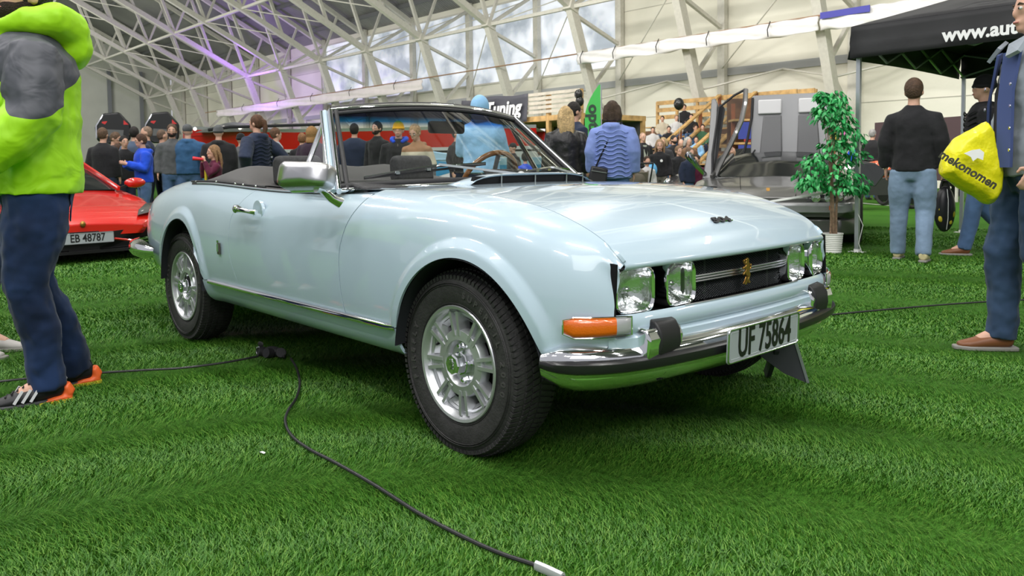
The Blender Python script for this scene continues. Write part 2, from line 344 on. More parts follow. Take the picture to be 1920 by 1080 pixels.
# ============================================================ THE CONVERTIBLE
car=thing('convertible_car','pale ice-blue open two-door classic convertible with twin headlamps, in the foreground on the turf','car')
wT=[(-3.56,.50),(-3.50,.60),(-3.40,.685),(-3.25,.745),(-3.1,.785),(-2.9,.808),(-2.5,.822),(-1.7,.83),(-.9,.835),(0,.838),(.2,.83),(.3,.818),(.38,.799),(.45,.771),(.50,.742),(.54,.711),(.57,.681),(.60,.645)]
zT=[(-3.56,.66),(-3.50,.73),(-3.40,.80),(-3.25,.852),(-3.1,.878),(-2.9,.902),(-2.6,.922),(-2.3,.925),(-2.0,.916),(-1.7,.903),(-1.3,.893),(-.9,.893),(-.6,.897),(-.3,.896),(-.06,.888),(.1,.873),(.26,.848),(.38,.814),(.45,.788),(.50,.765),(.54,.741),(.57,.714),(.586,.690),(.60,.668)]
sT=[(-3.56,.47),(-3.2,.40),(-2.9,.34),(-2.7,.30),(-2.3,.285),(-.2,.285),(.3,.30),(.5,.37),(.60,.40)]
yT=[(-3.56,.36),(-3.4,.52),(-3.1,.62),(-2.6,.68),(-.8,.685),(-.3,.655),(.2,.63),(.45,.632),(.54,.632),(.586,.630),(.60,.615)]
FR=[0,.035,.17,.34,.52,.69,.84,.94,.985,1.0]
def section_pts(X):
    w=float(interp(wT,X)); zt=float(interp(zT,X)); zs=float(interp(sT,X)); ys=float(interp(yT,X)); H=zt-zs
    ys=min(ys,w-.03) 
    off=[.075,.04,.012,0,0,.010,.036,.082,.135,None]
    P=[]
    for k,f in enumerate(FR):
        y=w-off[k] if off[k] is not None else ys
        if k==8: y=(w-.082)*.45+ys*.55
        if k==7: y=min(max(y,ys+.035),w-.006)
        if k==8: y=min(y,w-.012)
        P.append((y,zs+H*f))
    return np.array(P)
# clamped cubic B-spline
NP_=10; KN=np.array([0,0,0,0]+[i/(NP_-3) for i in range(1,NP_-3)]+[1,1,1,1])
def bs(P,t):
    t=min(max(t,0),1-1e-9); k=int(np.searchsorted(KN,t,side='right')-1); k=min(max(k,3),NP_-1)
    d=[P[j+k-3] for j in range(4)]
    for r_ in range(1,4):
        for j in range(3,r_-1,-1):
            i=j+k-3; a=(t-KN[i])/(KN[i+4-r_]-KN[i]); d[j]=(1-a)*d[j-1]+a*d[j]
    return d[3]
# tabulate the loft once, then look it up
SX=np.linspace(-3.57,.605,700); ST=np.linspace(0,1,161)
def basis_row(t):
    E=np.eye(NP_); return np.array([bs(E,t)]) 
BM=np.concatenate([basis_row(t) for t in ST],0)          # 161 x 10
CP=np.array([section_pts(X) for X in SX])                # control net, smoothed lengthwise
KS=np.exp(-.5*(np.arange(-14,15)/4.5)**2); KS/=KS.sum()
def smooth(c):
    a=np.concatenate([2*c[0]-c[14:0:-1],c,2*c[-1]-c[-2:-16:-1]]); return np.convolve(a,KS,'valid')
CP=np.stack([np.stack([smooth(CP[:,k,q]) for q in(0,1)],1) for k in range(NP_)],1)
TAB=np.einsum('tk,xkq->xtq',BM,CP)                       # 700 x 161 x 2
TL=TAB.tolist(); DX=SX[1]-SX[0]
def sec(X,t):
    fx=(X-SX[0])/DX; fx=min(max(fx,0),698.999); i=int(fx); fx-=i
    ft=min(max(t,0),1)*160; ft=min(ft,159.9999); j=int(ft); ft-=j
    A=TL[i];B=TL[i+1]; a0=A[j];a1=A[j+1];b0=B[j];b1=B[j+1]
    w00=(1-fx)*(1-ft);w01=(1-fx)*ft;w10=fx*(1-ft);w11=fx*ft
    return (a0[0]*w00+a1[0]*w01+b0[0]*w10+b1[0]*w11, a0[1]*w00+a1[1]*w01+b0[1]*w10+b1[1]*w11)
def tz(X,z):
    a,b_=0,1
    for _ in range(14):
        m_=(a+b_)/2
        if sec(X,m_)[1]<z: a=m_
        else: b_=m_
    return (a+b_)/2
XG=np.linspace(-3.6,.7,900)
def fast(tab):
    ys=interp(tab,XG).tolist(); d=XG[1]-XG[0]; x0=XG[0]
    def f(X):
        u=min(max((X-x0)/d,0),898.999); i=int(u); u-=i; return ys[i]*(1-u)+ys[i+1]*u
    return f
fW,fS=fast(wT),fast(sT)
def lk(a):
    L=a.tolist()
    def f(X):
        u=min(max((X-SX[0])/DX,0),698.999); i=int(u); u-=i; return L[i]*(1-u)+L[i+1]*u
    return f
fY,fZ=lk(CP[:,9,0]),lk(CP[:,9,1])
ARCH=[(.058,.362,.31,.377),(-2.465,.34,.315,.40)]   # cx, rx, cz, rz
def zarch(X):
    z=-1
    for cx,rx,cz,rz in ARCH:
        q=1-((X-cx)/rx)**2
        if q>0: z=max(z,cz+rz*math.sqrt(q))
    return z
def surf(X,t,sgn):
    y,z=sec(X,t)
    for cx,rx,cz,rz in ARCH:
        u=(X-cx)/rx; v=(z-cz)/rz; d=math.hypot(u,v)-1
        if v>-.35 and d<.17:
            k=min(1,max(0,1-d/.17)); y+= .017*min(1,k*1.9)*(1 if v>0 else max(0,1+v/.35))
    if .42<z<.46: y+=0
    return (X,sgn*y,z)
LF=[(.35,-.66),(.409,-.674),(.509,-.69),(.637,-.70),(.744,-.678),(.83,-.637),(.889,-.60),(.90,-.585)]
LR=[(.35,-1.665),(.429,-1.70),(.582,-1.778),(.715,-1.785),(.824,-1.72),(.88,-1.66),(.90,-1.64)]
XR=-1.2
LXC={}
def lineX(tab,t):
    k=id(tab)
    if k not in LXC:
        zs=np.array([sec(XR,q)[1] for q in ST]); LXC[k]=interp(tab,zs).tolist()
    ft=min(max(t,0),1)*160; ft=min(ft,159.999); j=int(ft); ft-=j; L=LXC[k]; return L[j]*(1-ft)+L[j+1]*ft
def skin_part(name,XL,XRr,tlo,thi,nx,nt_,sgn,mat=paint,warp=None,bulk=True):
    G=np.zeros((nx,nt_,3))
    for j in range(nt_):
        v=j/(nt_-1)
        for i in range(nx):
            a=i/(nx-1); a=warp(a) if warp else a
            t=.5; 
            for _ in range(6):
                X=XL(t)+(XRr(t)-XL(t))*a; t=tlo(X)+(thi(X)-tlo(X))*v
            G[i,j]=surf(X,t,sgn)
    pm=PM(); pm.grid(G); o=put(name,pm,mat,car,ang=50)
    sharp_shell(o,.010)
    # outward normals
    return o
def fix_out(o,sgn):
    me=o.data; s=0
    for p in me.polygons: s+=p.normal[1]*sgn*p.area
    if s<0: me.flip_normals()
G0=.0032; GR=.0014
tbelt=.93
for sgn in (-1,1):
    lo=lambda X: tz(X,max(zarch(X),.405 if X<.1 else min(.405,.36+.0*X)))
    wf=lambda a: a if a<.55 else .55+.45*(1-(1-(a-.55)/.45)**1.25)
    o=skin_part('front_fender',lambda t:lineX(LF,t)+G0,lambda t:.583,lo,lambda X:1.0,130,44,sgn,warp=wf); fix_out(o,sgn)
    o=skin_part('door',lambda t:lineX(LR,t)+GR,lambda t:lineX(LF,t)-G0,lambda X:tz(X,.408),lambda X:tbelt,30,34,sgn); fix_out(o,sgn)
    lor=lambda X: tz(X,max(zarch(X),.405 if X>-2.4 else float(fS(X))+.005))
    o=skin_part('rear_quarter',lambda t:-3.555,lambda t:lineX(LR,t)-GR,lor,lambda X:tbelt if X>-2.5 else min(1,tbelt+(-2.5-X)*.5),120,44,sgn); fix_out(o,sgn)
    o=skin_part('rocker_panel',lambda t:-2.13,lambda t:-.302,lambda X:0.0,lambda X:tz(X,.402),40,12,sgn); fix_out(o,sgn)
    for nm_,tb in (('door_gap_shade',LF),('door_gap_shade',LR)):  # black strip behind each shut line, stands in for shade in the gap
        n=30; G=np.zeros((n,2,3))
        for i in range(n):
            z=.405+(.485)*i/(n-1); X=float(interp(tb,z)); 
            for j,dx in enumerate((-.012,.012)): t_=tz(X+dx,z); p=surf(X+dx,t_,sgn); G[i,j]=(p[0],p[1]-sgn*.006,p[2])
        pm=PM(); pm.grid(G); put(nm_,pm,blackm,car,ang=0)
    n=40; G=np.zeros((n,2,3))
    for i in range(n):
        X=-.59+1.06*i/(n-1); ys=fY(X); 
        for j,dy in enumerate((.010,-.010)): G[i,j]=(X,sgn*(ys+dy),fZ(X)-.010-(.010 if j==0 else 0))
    pm=PM(); pm.grid(G); put('hood_gap_shade',pm,blackm,car,ang=0)  # black strip below the hood seam, imitates the shade between the panels
    # chrome rocker strip
    pm=PM(); pts=[]
    n=30; G=np.zeros((n,7,3))
    for i in range(n):
        X=-2.06+(1.755)*i/(n-1); w=float(fW(X))
        for j,(dy,dz) in enumerate(((-.004,.388),(.008,.390),(.011,.397),(.009,.404),(.006,.409),(0,.413),(-.006,.413))): G[i,j]=(X,sgn*(w-.004+dy),dz+(.004 if X>-.35 else 0))
    pm.grid(G); put('rocker_trim',pm,chrome,car)
    # arch lip inner return + wheel well
    for ci,(cx,rx,cz,rz) in enumerate(ARCH):
        pm=PM(); n=40; G=np.zeros((n,4,3))
        for i in range(n):
            a=PI*(-.06+1.12*i/(n-1)); X=cx+rx*math.cos(a); z=max(cz+rz*math.sin(a),.345); w=float(fW(X))+.012
            for j,d in enumerate((.0,.01,.03,.36)): G[i,j]=(cx+(X-cx)*(.985 if j<2 else .99),sgn*(w-d-.004),z-(.004 if j<2 else 0))
        pm.grid(G)
        G2=np.array([[G[i,3],(cx,sgn*(float(fW(cx))-.36),.3)] for i in range(n)]); pm.grid(G2); put('wheel_well',pm,M('wheel_well_black',(.012,.014,.018),.8),car)
# central hood
def hoodz(X,y):
    ys=float(fY(min(X,.586))); q=1-min(1,abs(y)/ys)**2
    return float(fZ(X-.042*q))+.017*q*min(1,max(0,(.62-X)*3+.15))
def lipX(y): return .586+.042*(1-(abs(y)/.632)**2)
nx,ny=70,41; G=np.zeros((nx+4,ny,3))
for j in range(ny):
    v=j/(ny-1)*2-1
    for i in range(nx):
        a=i/(nx-1); a=1-(1-a)**1.5; 
        X=-.66+0*v; ysn=float(fY(min(.586,X))); 
        y=v*.64; xl=lipX(y); X=-.60+(xl+.60)*a; ysn=float(fY(min(.586,X)))-.003; y=v*ysn; X=-.60+(lipX(y)+.60)*a
        G[i,j]=(X,y,hoodz(X,y))
    for q,(dx,dz) in enumerate(((.004,-.006),(.003,-.014),(-.004,-.020),(-.03,-.020))): G[nx+q,j]=(G[nx-1,j,0]+dx,G[nx-1,j,1],G[nx-1,j,2]+dz)
pm=PM(); pm.grid(G); hood=put('hood',pm,paint,car,ang=0); sharp_shell(hood,.004)
hood.data.polygons.foreach_get
if sum(p.normal[2]*p.area for p in hood.data.polygons)<0: hood.data.flip_normals()
# cowl panel in front of windscreen
def scr(y,top): # windscreen base / top curves
    q=1-(y/.742)**2 if not top else 1-(y/.575)**2
    return (-.835+.19*q,y,.897+.018*q) if not top else (-1.185+.09*q,y,1.247+.038*q)
G=np.zeros((6,31,3))
for j in range(31):
    v=j/15-1
    for i in range(6):
        a=i/5; x0,y0,z0=scr(v*.742,0); ys=float(fY(-.60))-.003; y=v*(ys*(a)+.745*(1-a)); X=(x0-.02)*(1-a)+(-.602)*a; zb=hoodz(-.60,v*ys)
        G[i,j]=(X,y,(.895+.006*(1-v*v))*(1-a)+zb*a)
pm=PM(); pm.grid(G); put('cowl_panel',pm,paint,car,ang=0)
# filler between door belt and screen base at both sides: shoulder strips
for sgn in(-1,1):
    n=16; G=np.zeros((n,4,3))
    for i in range(n):
        X=-.60-.36*i/(n-1); y1,z1=sec(X,tbelt+.02)
        for j in range(4): a=j/3; G[i,j]=(X,sgn*(y1*(1-a)+(.62)*a),z1*(1-a)+.905*a-.004)
    pm=PM(); pm.grid(G); put('scuttle_corner',pm,paint,car)
# hood badge (stylised 5 0 4)
bz=lambda x,y: hoodz(x,y)
zz=bz(.52,0)
text('hood_badge','504',.034,M('badge_dark',(.03,.03,.035),.3,.6),hood,(.525,-.01,bz(.525,0)+.005),basis((0,1,0),(-.80,0,.60)),.003,2.1,.0016)
q=PM(); q.beam((.529,-.06,bz(.529,0)+.003),(.529,.055,bz(.529,0)+.003),.004,.004); put('badge_bar',q,chrome,hood,smooth=False)
# --- nose: grille recess, mesh, headlamps
pm=PM(); 
def noseX(y): return .583+.045*(1-(abs(y)/.66)**2)
n=33; G=np.zeros((n,9,3)); prof=[(.000,.537),(.012,.526),(.016,.508),(.014,.488),(.004,.478),(.018,.468),(.018,.43),(.0,.41),(-.04,.40)]
for i in range(n):
    v=i/(n-1)*2-1; y=v*.675; k=max(0,(abs(v)-.86)/.14)
    for j,(dx,z) in enumerate(prof):
        G[i,j]=(noseX(y)+dx-.03*k*k, y, z+(.0 if abs(y)<.42 else min(1,(abs(y)-.42)/.05)*.0)+ (0 if j else (-.0)))
pm.grid(G); put('nose_panel',pm,paint,car)
pm=PM(); pm.prism([(.50,-.655,.525),(.50,.655,.525),(.50,.66,.70),(.50,-.66,.70)],(-.01,0,0)); 
pm.prism([(.50,-.655,.525),(.585,-.65,.53),(.63,0,.53),(.585,.65,.53),(.50,.655,.525)],(0,0,-.01)); 
for s_ in(-1,1): pm.prism([(.50,s_*.655,.525),(.583,s_*.665,.535),(.583,s_*.655,.69),(.50,s_*.655,.70)],(0,-s_*.008,0))
grl=put('grille_recess',pm,M('grille_black',(.006,.006,.007),.75,spec=.2),car,smooth=False)
# black sheet under the hood lip, standing in for the recess shade
pm=PM(); pm.prism([(.50,-.65,.69),(.585,-.64,.672),(.62,0,.675),(.585,.64,.672),(.50,.65,.69)],(0,0,.004)); put('recess_shade',pm,blackm,grl,smooth=False)
# grille mesh (expanded metal)
pm=PM(); gy0,gy1,gz0,gz1=-.30,.30,.535,.675
mx_=lambda y:.575+.03*(1-(y/.66)**2)-.018
st=.0155
for k in range(-12,60):
    for sg in(1,-1):
        pts=[]
        for q in range(0,13):
            z=gz0+(gz1-gz0)*q/12; y=gy0+k*st+sg*(z-gz0)*1.9-(0 if sg>0 else 0)
            if gy0<=y<=gy1: pts.append((mx_(y),y,z))
        if len(pts)>1: pm.sweep([pts[0],pts[-1]],.0011,4,cap=False)
put('grille_mesh',pm,M('mesh_dark',(.05,.055,.06),.35,.5),grl); 
for z in(.600,.609,.618):
    pm=PM(); pm.sweep([(mx_(y)+.012,y,z) for y in np.linspace(-.31,.31,15)],(.0035 if z!=.609 else .0045),6); put('grille_bar',pm,dchrome,grl)
for y in(-.31,.31,-.20,.20):
    pm=PM(); pm.beam((mx_(y)-.006,y,.53),(mx_(y)-.006,y,.69),.012,.01); put('grille_bracket',pm,blackp,grl,smooth=False)
pm=PM(); pm.sweep([(noseX(y)+.002,y,.537) for y in np.linspace(-.36,.36,15)],.0035,6); put('grille_lower_trim',pm,dchrome,grl)
# rampant lion emblem: flat cast piece, outline polygon (y right, z up)
L_=[(-2,46),(3,48),(8,46),(11,41),(9,36),(12,32),(15,26),(14,19),(17,15),(21,18),(20,25),(23,28),(25,22),(24,13),(19,9),(14,11),(13,5),(17,0),(19,-7),(15,-13),(12,-19),(14,-25),(19,-28),(17,-32),(8,-32),(7,-26),(6,-19),(9,-12),(5,-8),(0,-12),(-4,-18),(-7,-25),(-14,-28),(-15,-32),(-6,-33),(-1,-27),(2,-20),(5,-14),(2,-9),(-5,-5),(-8,1),(-14,-1),(-19,-5),(-22,-1),(-17,5),(-9,7),(-7,13),(-13,16),(-19,13),(-24,17),(-19,22),(-11,22),(-7,26),(-12,29),(-18,35),(-21,41),(-16,44),(-13,38),(-8,34),(-6,38),(-10,42),(-6,45)]
pm=PM(); pm.prism([(.628,p[0]*.0011,.603+p[1]*.00112) for p in L_],(.007,0,0)); lio=put('lion_emblem',pm,gold,grl,smooth=False); bevel(lio,.0012,1)
for v in lio.data.vertices: v.co.x-=.012
# headlamps
def rrect(w,h,r,n=5):
    out=[]
    for cx,cy,a0 in((w-r,h-r,0),(-w+r,h-r,90),(-w+r,-h+r,180),(w-r,-h+r,270)):
        for k in range(n+1): a=R(a0+90*k/n); out.append((cx+r*math.cos(a),cy+r*math.sin(a)))
    return out
glass=M('clear_glass',(1,1,1),.02,trans=1,ior=1.45); 
lens=bpy.data.materials.new('ribbed_lens'); lens.use_nodes=True; nt=lens.node_tree; nt.nodes.clear()
out=nt.nodes.new('ShaderNodeOutputMaterial'); tr=nt.nodes.new('ShaderNodeBsdfTransparent'); gl=nt.nodes.new('ShaderNodeBsdfGlossy'); gl.inputs['Roughness'].default_value=.05; mixs=nt.nodes.new('ShaderNodeMixShader'); mixs.inputs[0].default_value=.16
tc=nt.nodes.new('ShaderNodeTexCoord'); wv=nt.nodes.new('ShaderNodeTexWave'); wv.bands_direction='Y'; wv.inputs['Scale'].default_value=60; bp=nt.nodes.new('ShaderNodeBump'); bp.inputs['Strength'].default_value=.8; bp.inputs['Distance'].default_value=.003
nt.links.new(tc.outputs['Object'],wv.inputs['Vector']); nt.links.new(wv.outputs['Fac'],bp.inputs['Height']); nt.links.new(bp.outputs[0],gl.inputs['Normal'])
tr.inputs[0].default_value=(.92,.93,.92,1); nt.links.new(tr.outputs[0],mixs.inputs[1]); nt.links.new(gl.outputs[0],mixs.inputs[2]); nt.links.new(mixs.outputs[0],out.inputs[0])
def headlamp(xc,yc,zc,w,h,yaw,r):
    t=bpy.data.objects.new('headlamp',None); COL.objects.link(t); t.parent=car; t.location=(xc,yc,zc); t.rotation_euler=(0,0,yaw)
    def ring(profile,name,mat,cap=False):
        pm=PM(); G=[]
        for dx,k in profile: G.append([(dx,p[0],p[1]) for p in rrect(w*k if k<=1.2 else w,h*(k if k<=1.2 else 1),r*min(k,1))])
        G=np.array(G); G=np.concatenate([G,G[:,:1]],1); pm.grid(G)
        if cap: pm.add(G[-1][:-1],[tuple(range(len(G[-1])-1))])
        return put(name,pm,mat,t,ang=35)
    ring([(-.06,1.03),(.006,1.06),(.017,1.03),(.020,.97),(.014,.90),(.002,.86)],'bezel',chrome)
    ring([(.004,.90),(.010,.86),(.014,.76),(.016,.55),(.017,.2)],'lens',lens,True)
    ring([(.000,.90),(-.012,.84),(-.03,.70),(-.045,.40),(-.05,.12)],'reflector',M('reflector',(.88,.89,.91),.16,1,bump=.22,bscale=32),True)
    ring([(.003,.925),(.006,.9),(.004,.88)],'inner_ring',dchrome)
    pm=PM(); pm.ell((-.028,0,-.004),(.012,.012,.012),10,6); put('bulb_cap',pm,dchrome,t)
    return t
for s_ in(-1,1):
    headlamp(.572,s_*.568,.606,.074,.069,s_*.20,.037)
    headlamp(.592,s_*.366,.606,.070,.068,s_*.06,.036)
# indicators (wrap-around)
orange=M('amber_lens',(.72,.13,.005),.15,coat=1,spec=.8,bump=.12,bscale=220)
for s_ in(-1,1):
    pth=[(.492,.788),(.52,.770),(.545,.745),(.565,.715),(.578,.690),(.588,.664),(.597,.636),(.604,.610)]
    n=len(pth); G=np.zeros((n,6,3)); Gc=[]
    for i,(x,y) in enumerate(pth):
        e_=.010 if 0<i<n-1 else .001
        zlo,zhi=.483+(.012 if i==0 else 0),.541-.001*i-(.008 if i==0 else 0)
        for j,(o_,z) in enumerate(((0,zlo),(e_,zlo+.004),(e_*1.4,zlo+.016),(e_*1.4,zhi-.014),(e_,zhi-.004),(0,zhi))): G[i,j]=(x+o_*(.5+.5*i/n),s_*(y+o_*(1-.7*i/n)),z)
    k=6
    pm=PM(); pm.grid(G[:k]); a=put('indicator',pm,orange,car,ang=60)
    pm=PM(); pm.grid(G[k-1:]); put('clear_lens',pm,M('frosted_lens',(.38,.38,.40),.15,coat=1),a,ang=60)
    pm=PM(); loop=[G[i,5]+np.array([.003,s_*.004,.002]) for i in range(n)]+[G[i,0]+np.array([.003,s_*.004,-.002]) for i in range(n-1,-1,-1)]; pm.sweep(loop,.0032,6,closed=True); put('indicator_rim',pm,chrome,a)
# front bumper
def bump_part(name,path,prof,mat,parent):
    # path: list (x,y) ; profile list (outward,z)
    P=np.array(path); G=np.zeros((len(P),len(prof),3))
    for i in range(len(P)):
        a=P[max(i-1,0)]; b_=P[min(i+1,len(P)-1)]; d=b_-a; d/=np.linalg.norm(d); nrm=np.array([d[1],-d[0]])
        k=min(1,min(i,len(P)-1-i)/2.5+.0) ; k=.25+.75*k if min(i,len(P)-1-i)<3 else 1
        for j,(o_,z) in enumerate(prof): G[i,j]=(P[i,0]+nrm[0]*o_*k,P[i,1]+nrm[1]*o_*k,.395+(z-.395)*(.35+.65*k))
    pm=PM(); pm.grid(G); 
    pm.add(G[0],[tuple(range(len(prof)))]); pm.add(G[-1],[tuple(range(len(prof)))]); return put(name,pm,mat,parent,ang=35)
half=[(.42,-.812),(.445,-.804),(.478,-.789),(.518,-.757),(.556,-.712),(.588,-.655),(.612,-.58),(.632,-.49),(.648,-.38),(.66,-.25),(.668,-.12)]
path=half+[(.670,0)]+[(x,-y) for x,y in half[::-1]]
fb=bump_part('front_bumper',path,[(-.07,.452),(-.045,.456),(-.01,.447),(.012,.430),(.018,.415),(.018,.380),(.010,.365),(.006,.360),(.006,.352),(-.004,.335),(-.035,.312),(-.07,.305)],chrome,car)
fb2=bump_part('rubber_strip',path,[(.012,.416),(.026,.414),(.036,.405),(.037,.392),(.034,.380),(.024,.374),(.010,.374)],M('strip_rubber',(.012,.012,.013),.28),fb)
for s_ in(-1,1):
    pm=PM()
    for k in range(4): pm.beam((.640-.004,s_*.45+s_*k*.012,.352),(.612,s_*.45+s_*k*.012-.012,.322),.007,.004)
    put('bumper_slots',pm,blackm,fb,smooth=False)
    # guard: chrome block with rubber face and top
    D=-.045
    g=PM(); g.prism([(x+D,s_*.445,z) for x,z in((.575,.405),(.690,.40),(.698,.46),(.685,.492),(.62,.505),(.575,.49))],(0,s_*.10,0)); g.v=[(x,s_*(.416 if abs(y)<.5 else .586),z) for x,y,z in g.v]; gu=put('bumper_guard',g,chrome,fb,smooth=True); bevel(gu,.008,3)
    g=PM(); g.prism([(x+D,s_*.432,z) for x,z in((.658,.398),(.695,.404),(.703,.44),(.699,.480),(.682,.508),(.645,.520),(.605,.518),(.585,.505),(.597,.497),(.655,.492),(.668,.465))],(0,s_*.104,0)); g2=put('guard_rubber',g,M('guard_rubber',(.014,.014,.015),.42),gu,smooth=True); bevel(g2,.010,3)
# number plate
plm=M('plate_white',(.34,.37,.39),.35); 
def plate(parent,o,yv,upv,w,h,txt,size,sx,name='number_plate'):
    B=basis(yv,upv); t=bpy.data.objects.new(name,None); COL.objects.link(t); t.parent=parent; t.matrix_local=Matrix.Translation(Vector(o))@B.to_4x4()
    pm=PM(); pm.prism([(p[0],p[1],-.003) for p in rrect(w/2,h/2,.012)],(0,0,.005)); put('plate_base',pm,plm,t,smooth=False)
    pm=PM(); pm.sweep([(p[0],p[1],.002) for p in rrect(w/2-.003,h/2-.003,.012)],.0035,6,closed=True); put('plate_rim',pm,dchrome,t)
    pm=PM(); pm.sweep([(p[0],p[1],.002) for p in rrect(w/2-.013,h/2-.013,.008)],.0012,4,closed=True); put('plate_line',pm,plm,t)
    text('plate_lettering',txt,size,M('plate_black',(.01,.01,.01),.4),t,(0,0,.003),Matrix.Identity(3),.0012,sx,.0022 if size>.1 else .002)
    return t
plate(car,(.718,-.050,.403),(0.0,1,0),(.04,0,1),.452,.113,'UF 75864',.134,.64)
# ---- wheels
def wheel(X,y,r_deg=0,front=True):
    s_=-1 if y<0 else 1
    t=bpy.data.objects.new('wheel',None); COL.objects.link(t); t.parent=car; t.location=(X,y,.318); t.rotation_euler=(0,0,0 if s_<0 else PI)
    # local: outward is -y
    pm=PM(); prof=[(.19,.075),(.20,.082),(.225,.088),(.262,.092),(.285,.088),(.300,.078),(.308,.066),(.312,.055),(.316,.02),(.317,0),(.316,-.02),(.312,-.055),(.308,-.066),(.300,-.078),(.285,-.088),(.262,-.092),(.225,-.088),(.20,-.082),(.19,-.075)]
    pm.lathe([(a,b_) for a,b_ in prof],'y',n=96); tyre=put('tyre',pm,tyre_m,t)
    pm=PM()
    for k in range(96):
        a=2*PI*k/96
        for (h0,h1,rr,da) in ((-.088,-.062,.3075,0),(-.058,-.034,.3135,.6),(-.031,-.004,.3165,.2),(.004,.031,.3165,.5),(.034,.058,.3135,.1),(.062,.088,.3075,.4)):
            a2=a+da*2*PI/96; wq=2*PI/96*.34; sh=.012*(1 if h0<0 else -1)
            vs=[]
            for (aa,hh) in((a2-wq,h0),(a2+wq,h0),(a2+wq+sh*2,h1),(a2-wq+sh*2,h1)):
                rq=rr+ (0 if abs(hh)<.06 else -(abs(hh)-.06)*.30)
                for rad in(rq-.010,rq+.004): vs.append((rad*math.cos(aa),hh,rad*math.sin(aa)))
            pm.add(vs,[(1,3,5,7),(0,1,7,6),(0,2,3,1),(2,4,5,3),(4,6,7,5)])
    tb=put('tread_blocks',pm,tyre_m,tyre,smooth=False,fix=False); tb['kind']='stuff'
    for rr in(.205,.268,.2745):
        pm=PM(); pm.lathe([(rr,-.0915 if rr<.28 and rr>.22 else -.083),(rr+.001,-.0945 if rr>.22 else -.086),(rr+.003,-.0915 if rr>.22 else -.083)],'y',n=72); put('sidewall_ring',pm,tyre_m,tyre)
    if s_<0:
        tl=M('tyre_lettering',(.055,.053,.052),.5)
        def arc(txt,a0,da,rad,size):
            for k,ch in enumerate(txt):
                if ch==' ': continue
                a=R(a0-da*k); c_=Vector((rad*math.cos(a),-.0905,rad*math.sin(a))); up=Vector((math.cos(a),0,math.sin(a))); rt=Vector((math.sin(a),0,-math.cos(a)))
                text('tyre_letter',ch,size,tl,tyre,c_,basis(rt,up),.0016,1.1,.0012)
        arc('SUPERFIL 2000',78,7.6,.243,.030); arc('FIREFLY',200,7.4,.243,.030)
    # rim
    pm=PM(); pm.lathe([(.196,-.078),(.200,-.084),(.197,-.088),(.188,-.086),(.184,-.078),(.176,-.070),(.170,-.045),(.166,-.01),(.166,.07)],'y',n=64); rim=put('rim',pm,alloy,t)
    pm=PM(); pm.lathe([(0.0,.02),(.165,.02)],'y',n=32); put('brake_backing',pm,blackm,rim)
    pm=PM(); pm.lathe([(.02,-.005),(.12,-.005),(.12,.01)],'y',n=32); put('brake_disc',pm,M('cast_dark',(.08,.08,.08),.5,.6),rim)
    # dish: ring between r .075 and .115 flat, windows .115-.16, outer band
    pm=PM(); pm.lathe([(.036,-.046),(.070,-.050),(.075,-.068),(.080,-.073),(.112,-.071),(.117,-.062),(.117,-.035)],'y',n=64); hub=put('wheel_hub',pm,alloy,rim)
    pm=PM(); pm.lathe([(.160,-.03),(.161,-.058),(.168,-.063),(.178,-.062)],'y',n=64); put('rim_band',pm,alloy,rim)
    for k in range(8):
        a0=R(r_deg+45*k)
        for sg in(-1,1):
            pm=PM()
            def P_(r_,da,h): return (r_*math.cos(a0+da/r_),h,r_*math.sin(a0+da/r_))
            d=.0145*sg; 
            vs=[]
            for (r_,dd,h) in((.095,d*.85,-.074),(.178,d*1.35,-.078)):
                for q in(-.0062,.0062): 
                    vs.append(P_(r_,dd+q,h)); vs.append(P_(r_,dd+q*1.5,-.03))
            pm.add(vs,[(0,2,6,4),(0,4,5,1),(2,3,7,6),(0,1,3,2),(4,6,7,5)]); put('spoke_rib',pm,alloy,hub,smooth=False)
        pm=PM(); vs=[P_(.108,-.019,-.060),P_(.108,.019,-.060),P_(.178,.027,-.062),P_(.178,-.027,-.062)]; vs2=[(x,-.035,z) for x,y_,z in vs]; pm.add(vs+vs2,[(0,1,2,3),(0,4,5,1),(1,5,6,2),(3,2,6,7),(0,3,7,4)]); put('spoke_web',pm,alloy,hub,smooth=False)
        # small outer lands that shorten windows
        a0b=a0+R(22.5)
        pm=PM(); vs=[(r_*math.cos(a0b+q),h,r_*math.sin(a0b+q)) for r_,h in((.146,-.040),(.162,-.058)) for q in(-.22,.22)]; pm.add(vs,[(0,1,3,2)]); put('window_ledge',pm,alloy,hub,smooth=False)
    for k in range(4):
        a=R(r_deg+90*k+0); c_=(.058*math.cos(a),-.05,.058*math.sin(a)); pm=PM(); pm.lathe([(.0135,0),(.0135,-.006),(.0095,-.006),(.0095,-.018),(.006,-.021),(0,-.021)],'y',c=c_,n=6); put('lug_nut',pm,chrome,rim)
    pm=PM(); pm.lathe([(.041,-.045),(.041,-.070),(.037,-.072),(.036,-.102),(.032,-.107),(0,-.107)],'y',n=8); cc=put('centre_cap',pm,chrome,rim,ang=25)
    pm=PM(); pm.prism([(p[0]*.00045,-.108,p[1]*.00045) for p in L_],(0,-.0012,0)); put('cap_emblem',pm,dchrome,cc,smooth=False)
    pm=PM(); pm.sweep([(-.150,-.03,.045),(-.142,-.062,.040)],.004,6); put('tyre_valve',pm,rubber,rim)
    return t
wheel(0,-.712,8); wheel(-2.55,-.692,-3); wheel(0,.712,20); wheel(-2.55,.692,5)
